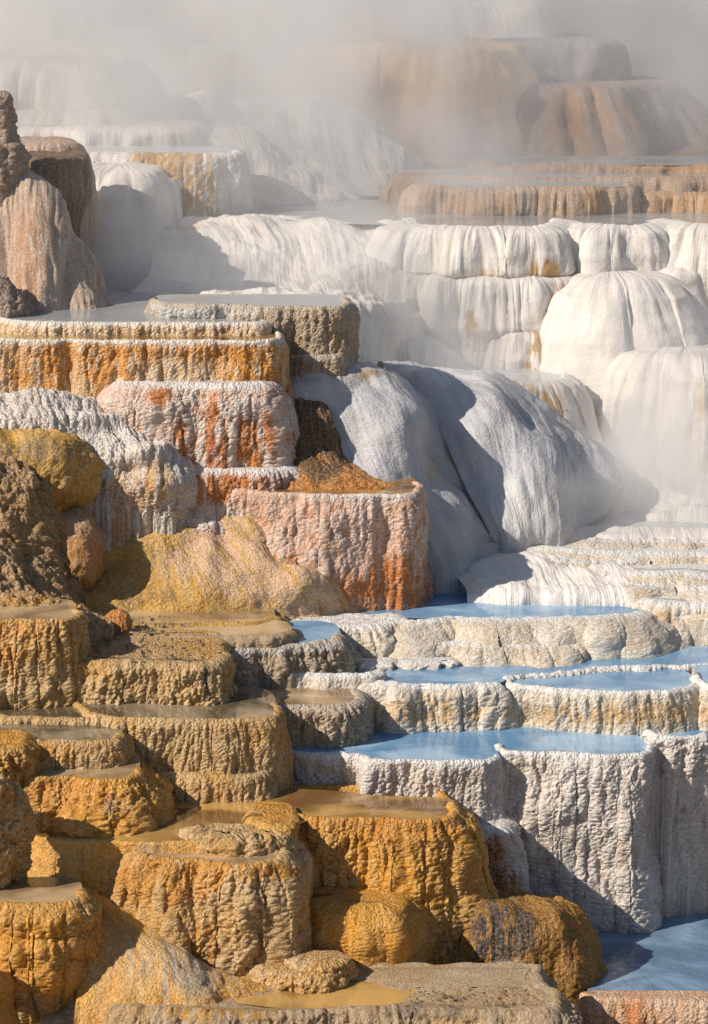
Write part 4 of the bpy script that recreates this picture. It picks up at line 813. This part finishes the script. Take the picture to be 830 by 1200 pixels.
B_('soft white wall hung behind the left side of the tall buttress', (300, 21.0), [(380, 21.6), (420, 21.2), (480, 21.0), (560, 21.0), (620, 21.2)], [(300, 0), (315, .10), (360, .25), (430, .45), (520, .7)], S=1.2, depth=.5)
B_('white rounded lobe at the upper right under the high pool rim', (264, 20.95), [(650, 21.3), (668, 21.05), (700, 20.9), (745, 20.9), (775, 21.05), (785, 21.3)], [(264, 0), (274, .08), (300, .16), (325, .18), (345, .12), (400, .1)], S=.8, cap='pool')
B_('white rounded lobe at the right edge under the high pool rim', (262, 21.0), [(765, 21.3), (785, 21.1), (810, 20.95), (850, 20.9), (900, 20.9)], [(262, 0), (272, .08), (310, .18), (380, .26), (470, .3)], S=.8, cap='pool')
B_('broad white dome with flowing ribs right of the tall buttress', (322, 20.45), [(650, 21.0), (672, 20.7), (700, 20.5), (740, 20.45), (775, 20.65), (790, 21.0)],
  [(322, 0), (328, .10), (350, .26), (400, .40), (460, .48), (580, .56)], S=1.0, lip=.2, depth=.6)
B_('smooth white pillar draped between the buttress and the broad dome', (400, 20.35), [(655, 20.8), (668, 20.5), (690, 20.38), (715, 20.45), (728, 20.8)], [(400, 0), (415, .08), (480, .14), (600, .25)], S=1.2, lip=.15, depth=.4)
B_('large white dome at the right edge standing in front of the broad dome', (413, 19.75), [(725, 20.3), (742, 19.98), (770, 19.78), (810, 19.7), (860, 19.75), (900, 19.9)], [(413, 0), (420, .14), (445, .30), (490, .38), (570, .46)], S=1.1, lip=.25, depth=.5, stA=[(822, 500, 10, 60, .5)])
B_('small white knob between the broad dome and the right edge', (312, 20.75), [(770, 21.0), (785, 20.85), (805, 20.78), (830, 20.85), (845, 21.0)], [(312, 0), (322, .08), (360, .16), (430, .2)], S=.8, lip=.15, depth=.3)
drape('travertine_slope', 'soft white pillowy slope below the high misty pool, left of the tall buttress',
  [[(150, 262, 21.6), (250, 254, 21.6), (350, 256, 21.6), (480, 258, 21.6)], [(160, 275, 21.2), (250, 262, 21.2), (350, 264, 21.2), (490, 270, 21.1)], [(180, 300, 20.9), (270, 288, 20.8), (360, 292, 20.8), (500, 300, 20.9)], [(170, 330, 20.2), (270, 322, 20.2), (370, 325, 20.2), (500, 340, 20.6)], [(130, 352, 19.4), (270, 350, 19.4), (390, 352, 19.4), (500, 400, 20.3)], [(100, 385, 19.0), (270, 380, 19.0), (400, 400, 19.2), (500, 470, 20.0)]],
  M['snow'], 'smooth', cat='slope', S=1.3, amp=1.0, stA=[(215, 270, 40, 8, .4)])
zI = infoI['z']-.015
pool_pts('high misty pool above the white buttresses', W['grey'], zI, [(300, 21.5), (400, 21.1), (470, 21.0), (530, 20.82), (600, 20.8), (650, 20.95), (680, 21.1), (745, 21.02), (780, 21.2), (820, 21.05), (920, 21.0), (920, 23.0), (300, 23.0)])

# ================================================================== J, K. misty terraces behind
T('travertine_terrace', 'apricot-coloured wall with a pale rim in the steam at upper right', (219, 21.9),
  [(484, 22.3), (500, 22.02), (560, 21.9), (640, 21.88), (700, 21.9), (736, 22.0), (744, 22.3)], [(219, 0), (226, .05), (240, .08), (258, .09), (275, .1)], M['apricot'], 'flow', depth=.5, lip=.04, S=.8, stA=[(700, 235, 20, 16, 1.0), (560, 240, 50, 14, .8)],
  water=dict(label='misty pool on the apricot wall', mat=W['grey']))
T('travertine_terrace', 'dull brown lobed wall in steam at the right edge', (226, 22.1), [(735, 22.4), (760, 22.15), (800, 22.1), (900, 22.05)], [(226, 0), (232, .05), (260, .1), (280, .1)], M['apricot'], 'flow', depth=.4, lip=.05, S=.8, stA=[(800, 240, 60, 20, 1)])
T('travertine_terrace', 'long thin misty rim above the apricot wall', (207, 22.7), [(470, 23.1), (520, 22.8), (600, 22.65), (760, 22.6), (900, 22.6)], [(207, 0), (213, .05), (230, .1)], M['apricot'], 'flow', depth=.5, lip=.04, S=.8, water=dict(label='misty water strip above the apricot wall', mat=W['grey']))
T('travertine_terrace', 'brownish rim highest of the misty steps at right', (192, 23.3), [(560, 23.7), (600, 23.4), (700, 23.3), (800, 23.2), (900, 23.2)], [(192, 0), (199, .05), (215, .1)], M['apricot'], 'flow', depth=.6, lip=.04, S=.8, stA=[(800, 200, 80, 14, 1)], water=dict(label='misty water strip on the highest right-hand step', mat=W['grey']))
T('travertine_terrace', 'white terrace with a golden-brown stained face in the steam at upper left', (179, 21.9),
  [(60, 22.3), (90, 22.05), (150, 21.92), (215, 21.84), (262, 21.86), (282, 22.0), (286, 22.3)], [(179, 0), (186, .03), (220, .06), (280, .08), (300, .08)], M['snow'], 'crust', depth=.5, lip=.04, S=1.1, wall_amp=.8,
  stA=[(195, 215, 32, 60, 2.2), (235, 230, 18, 50, 1.3)], stB=[(250, 230, 40, 30, .4)], water=dict(label='pale pool on the white terrace at upper left', mat=W['milk']))
B_('bluish white dome in shadow left of the golden-brown stained face', (196, 21.4), [(75, 21.8), (95, 21.5), (130, 21.38), (165, 21.42), (180, 21.7)], [(196, 0), (204, .10), (230, .2), (280, .26), (370, .36)], S=1.0, lip=.2, depth=.4)
B_('small pale lobe against the golden-brown stained face', (211, 21.3), [(150, 21.6), (163, 21.4), (180, 21.35), (192, 21.5)], [(211, 0), (218, .06), (250, .1), (300, .12), (360, .2)], S=.7, lip=.12, depth=.3)
T('travertine_terrace', 'long draped white step with faint pink ribs at upper left', (149, 23.2), [(-60, 23.4), (20, 23.2), (120, 23.1), (190, 23.12), (222, 23.3), (232, 23.6)], [(149, 0), (156, .07), (170, .12), (190, .16), (230, .2)], M['snow'], 'flow', depth=.6, lip=.08, S=.9, cap='dry', stB=[(200, 160, 30, 14, .6)])
B_('wide ribbed white dome high at the left edge', (68, 24.2), [(-80, 24.4), (-20, 24.15), (60, 24.0), (110, 24.1), (135, 24.4), (140, 24.8)], [(68, 0), (74, .10), (90, .24), (120, .34), (150, .4), (190, .5)], S=1.1, lip=.15, depth=.8)
B_('low white knobs at the foot of the wide ribbed dome', (126, 23.7), [(-40, 24.0), (20, 23.75), (80, 23.68), (120, 23.75), (135, 24.0)], [(126, 0), (131, .08), (150, .2), (180, .3)], S=.7, lip=.1, depth=.4)
drape('travertine_mound', 'hazy grey-white shoulder sloping down right of the golden-brown stained terrace',
  [[(180, 165, 24.2), (240, 150, 24.2), (300, 156, 24.2), (370, 185, 24.2), (420, 225, 24.2)], [(190, 172, 23.6), (250, 160, 23.6), (310, 168, 23.6), (375, 200, 23.6), (425, 238, 23.6)], [(200, 200, 23.0), (260, 195, 23.0), (320, 205, 23.0), (380, 228, 23.1), (428, 250, 23.3)], [(210, 262, 22.6), (270, 262, 22.6), (330, 262, 22.6), (390, 264, 22.8), (440, 268, 23.2)]], M['snow'], 'smooth', cat='mound', S=1.5)
drape('travertine_mound', 'faint wide slope in thick steam in the upper centre',
  [[(150, 125, 26.0), (220, 116, 26.0), (320, 118, 26.0), (410, 128, 26.0), (480, 180, 26.0)], [(160, 132, 25.4), (230, 122, 25.4), (330, 124, 25.4), (425, 142, 25.4), (490, 195, 25.4)], [(180, 160, 24.9), (250, 152, 24.8), (340, 160, 24.8), (430, 185, 24.9), (500, 215, 25.1)], [(200, 230, 24.3), (260, 230, 24.3), (350, 235, 24.3), (430, 240, 24.4), (520, 240, 24.8)]], M['snow'], 'flow', cat='mound', S=1.4)
B_('tall orange-tinted dome wall faint in the steam near the top', (50, 27.2), [(360, 27.8), (372, 27.3), (420, 27.1), (500, 27.0), (560, 27.1), (590, 27.5)], [(50, 0), (60, .15), (90, .3), (150, .45), (240, .7)], 'peachdome', S=1.4, lip=.2, depth=1.0, stA=[(450, 110, 100, 60, 1.5)], stB=[(500, 170, 90, 40, 1.0)])
B_('faint pale wall left of the orange-tinted dome near the top', (52, 27.8), [(200, 28.4), (230, 28.0), (300, 27.8), (360, 27.8), (400, 28.0)], [(52, 0), (60, .12), (90, .25), (130, .35), (200, .5)], S=1.4, lip=.2, depth=1.0)
B_('faint pale mound in steam at the top left', (36, 28.2), [(60, 28.9), (100, 28.4), (160, 28.1), (210, 28.2), (240, 28.6)], [(36, 0), (50, .25), (90, .5), (160, .8)], S=1.4, lip=.3, depth=1.0)
B_('upper of two faint misty walls at the top right', (46, 28.2), [(560, 28.8), (590, 28.3), (650, 28.1), (700, 28.2), (720, 28.7)], [(46, 0), (50, .05), (96, .12), (160, .2)], 'dullgrey', S=1.3, lip=.15, depth=1.0)
B_('lower of two faint misty walls at the top right, brown tinted', (98, 27.5), [(520, 28.0), (560, 27.6), (640, 27.4), (710, 27.5), (760, 27.9), (780, 28.3)], [(98, 0), (104, .10), (150, .45), (200, .85), (250, 1.1)], 'dullbrown', S=.9, lip=.2, depth=1.0, stA=[(680, 150, 60, 50, 1.0)])
B_('hazy terraced wall filling the top left corner', (-5, 29.2), [(-120, 29.2), (0, 29.0), (200, 28.9), (420, 28.9), (560, 29.1), (620, 29.5)], [(-5, 0), (6, .15), (60, .4), (150, .8)], S=1.6, lip=.2, depth=1.5, res=.6)
# ================================================================== ground, hill
def hillside():
    """travertine ground under the terraces: falls towards the camera, flat in front, climbing to a distant hill"""
    xs = np.concatenate([-np.geomspace(1200, 7, 14), np.linspace(-6, 6, 90), np.geomspace(7, 1200, 14)])
    yy = np.unique(np.concatenate([_GY, np.linspace(11, 34, 170)]))
    Xg, Yg = np.meshgrid(xs, yy); Z = ground_z(Yg) + .05*fbm(Xg*.9, Yg*.9, 3, 3)
    G = np.stack([Xg, Yg, Z], -1); nn = grid_normals(G); nn = nn*np.sign(nn[..., 2:3].mean())
    z = np.zeros(G[..., 0].size)
    o = mk_mesh('ground', G.reshape(-1, 3), grid_faces(len(yy), len(xs)), M['grey'], None, (0, 0, 0), dict(hgt=z+.5, stA=z, stB=z, crest=z), np.stack([Xg, Yg], -1).reshape(-1, 2), normals=nn.reshape(-1, 3))
    o['kind'] = 'structure'; o['label'] = 'travertine hillside under and around the terraces'
hillside()

def volmat(name, dens, col=(.95, .95, .95), noise=None, aniso=0.1):
    m = bpy.data.materials.new(name); m.use_nodes = True; t = m.node_tree; t.nodes.clear()
    o = t.nodes.new('ShaderNodeOutputMaterial'); v = t.nodes.new('ShaderNodeVolumePrincipled')
    v.inputs['Color'].default_value = (*col, 1); v.inputs['Density'].default_value = dens; v.inputs['Anisotropy'].default_value = aniso
    t.links.new(v.outputs[0], o.inputs['Volume'])
    if noise: noise(t, v, dens)
    return m
def boxm(name, lo, hi, mat):
    me = bpy.data.meshes.new(name); x0, y0, z0 = lo; x1, y1, z1 = hi
    v = [(x0,y0,z0),(x1,y0,z0),(x1,y1,z0),(x0,y1,z0),(x0,y0,z1),(x1,y0,z1),(x1,y1,z1),(x0,y1,z1)]
    me.from_pydata(v, [], [(0,3,2,1),(4,5,6,7),(0,1,5,4),(1,2,6,5),(2,3,7,6),(3,0,4,7)]); me.materials.append(mat)
    o = bpy.data.objects.new(name, me); ROOT.objects.link(o); return o
# far dark hill behind the steam
xs = np.linspace(-60, 60, 80); ys_ = np.linspace(0, 1, 30)
Xg, Vg_ = np.meshgrid(xs, ys_); Zg = .5 + Vg_*(24+4*fbm(Xg*.06, 1.3, 0, 4)); Yg = 42 + Vg_*44 + 3*fbm(Xg*.1, Vg_*3, 2, 3)
G = np.stack([Xg, Yg, Zg], -1); nn = grid_normals(G); nn = nn if nn[..., 2].mean() > 0 else -nn; z = np.zeros(Xg.size)
M['hill'] = stone('dark_forested_hillside', (.05,.055,.045), (.08,.08,.06), (.02,.025,.02), (.07,.065,.05), knob=0, fine=0, tipw=.3)
o = mk_mesh('hill', G.reshape(-1, 3), grid_faces(30, 80), M['hill'], None, (0, 0, 0), dict(hgt=z+.5, stA=z, stB=z, crest=z), np.stack([Xg, Vg_*20], -1).reshape(-1, 2), normals=nn.reshape(-1, 3))
o['kind'] = 'structure'; o['label'] = 'dark distant hillside behind the steam'

def steam_nodes(t, v, dens):
    n = t.nodes; L = t.links
    g = n.new('ShaderNodeNewGeometry'); sx = n.new('ShaderNodeSeparateXYZ'); L.new(g.outputs['Position'], sx.inputs[0])
    def rng(s, a, b, lo, hi):
        o = n.new('ShaderNodeMapRange'); o.interpolation_type = 'SMOOTHSTEP'; L.new(s, o.inputs[0])
        for i, q in enumerate((a, b, lo, hi)): o.inputs[i+1].default_value = q
        return o.outputs[0]
    def mth(op, a, b):
        o = n.new('ShaderNodeMath'); o.operation = op
        for i, q in enumerate((a, b)):
            if isinstance(q, (int, float)): o.inputs[i].default_value = q
            else: L.new(q, o.inputs[i])
        return o.outputs[0]
    mp = n.new('ShaderNodeMapping'); mp.inputs['Scale'].default_value = (1, .5, .8); L.new(g.outputs['Position'], mp.inputs[0])
    nz = n.new('ShaderNodeTexNoise'); nz.inputs['Scale'].default_value = 1.05; nz.inputs['Detail'].default_value = 3; nz.inputs['Distortion'].default_value = .4
    L.new(mp.outputs[0], nz.inputs[0])
    k = rng(nz.outputs['Fac'], .38, .62, .12, 1.8)
    far = rng(sx.outputs['Y'], 18.8, 26.0, 0.05, 1.0)
    side = rng(sx.outputs['X'], -.5, 2.4, 1.25, .38); d = mth('MULTIPLY', mth('MULTIPLY', k, far), side)
    def puff(c, r, s):
        vm = n.new('ShaderNodeVectorMath'); vm.operation = 'SUBTRACT'; L.new(g.outputs['Position'], vm.inputs[0]); vm.inputs[1].default_value = tuple(c)
        vd = n.new('ShaderNodeVectorMath'); vd.operation = 'DIVIDE'; L.new(vm.outputs[0], vd.inputs[0]); vd.inputs[1].default_value = r
        ln = n.new('ShaderNodeVectorMath'); ln.operation = 'LENGTH'; L.new(vd.outputs[0], ln.inputs[0])
        return mth('MULTIPLY', rng(ln.outputs['Value'], 1.0, .15, 0, s), k)
    for c in [(P(760, 590, 18.6), (1.9, 1.0, .75), 3.0), (P(640, 640, 18.0), (.9, .6, .4), 2.6), (P(700, 480, 19.3), (1.5, .9, 1.4), 3.0), (P(640, 560, 17.9), (.8, .5, .45), 1.8), (P(560, 420, 19.4), (1.4, .7, .8), 1.5),
              (P(200, 340, 20.0), (1.6, .9, .7), 2.0), (P(420, 250, 21.8), (2.2, .9, .6), 1.6), (P(430, 330, 20.3), (1.3, .8, .8), 2.0), (P(560, 640, 17.5), (.5, .35, .3), .6), (P(600, 225, 22.6), (2.2, .6, .3), 1.8), (P(100, 120, 23.6), (1.6, .7, .5), .8)]:
        d = mth('ADD', d, puff(*c))
    L.new(mth('MULTIPLY', d, dens), v.inputs['Density'])
def fragments():
    rs = np.random.RandomState(3); V = []; Fq = []; k = 0
    def spot(px0, px1, py0, py1, d0, d1, n_, smax):
        nonlocal k
        for _ in range(n_):
            f = rs.rand(); c = P(px0+(px1-px0)*rs.rand(), py0+(py1-py0)*f, d0+(d1-d0)*f); r = smax*(.25+.75*rs.rand()**2)
            q = np.array([[1,0,0],[0,1,0],[-1,0,0],[0,-1,0],[0,0,.8],[0,0,-.8]])*r*(.6+.8*rs.rand(6, 1)); a = rs.rand()*6.3
            q = q@np.array([[math.cos(a), -math.sin(a), 0], [math.sin(a), math.cos(a), 0], [0, 0, 1]]); q[:, :2] *= .7+.6*rs.rand(2)
            V.append(q+c)
            for t_ in ((0,1,4),(1,2,4),(2,3,4),(3,0,4),(1,0,5),(2,1,5),(3,2,5),(0,3,5)): Fq.append([k*6+i for i in t_])
            k += 1
    spot(110, 262, 776, 748, 15.14, 15.62, 130, .016)        # on the broad block's dry top
    spot(480, 620, 1180, 1158, 13.02, 13.30, 120, .012)      # on the dry bottom terrace
    spot(110, 200, 742, 722, 15.75, 16.0, 60, .02)
    me = bpy.data.meshes.new('crust_chips'); me.from_pydata(np.vstack(V).tolist(), [], Fq); me.materials.append(M['grey'])
    for nm in ('hgt', 'crest', 'stA', 'stB'):
        a_ = me.attributes.new(nm, 'FLOAT', 'POINT'); a_.data.foreach_set('value', rs.rand(len(me.vertices)).astype(np.float32)*(nm == 'hgt'))
    me.uv_layers.new(name='flow'); o = bpy.data.objects.new('crust_chips', me); ROOT.objects.link(o); o['kind'] = 'stuff'; o['label'] = 'loose travertine chips lying on the dry terrace tops'
fragments()
st = boxm('steam', (-7, 16.9, 2.6), (7, 34, 9.1), volmat('steam_volume', .31, (.985, .99, 1.0), steam_nodes))
st['kind'] = 'stuff'; st['label'] = 'drifting white steam over the upper terraces'
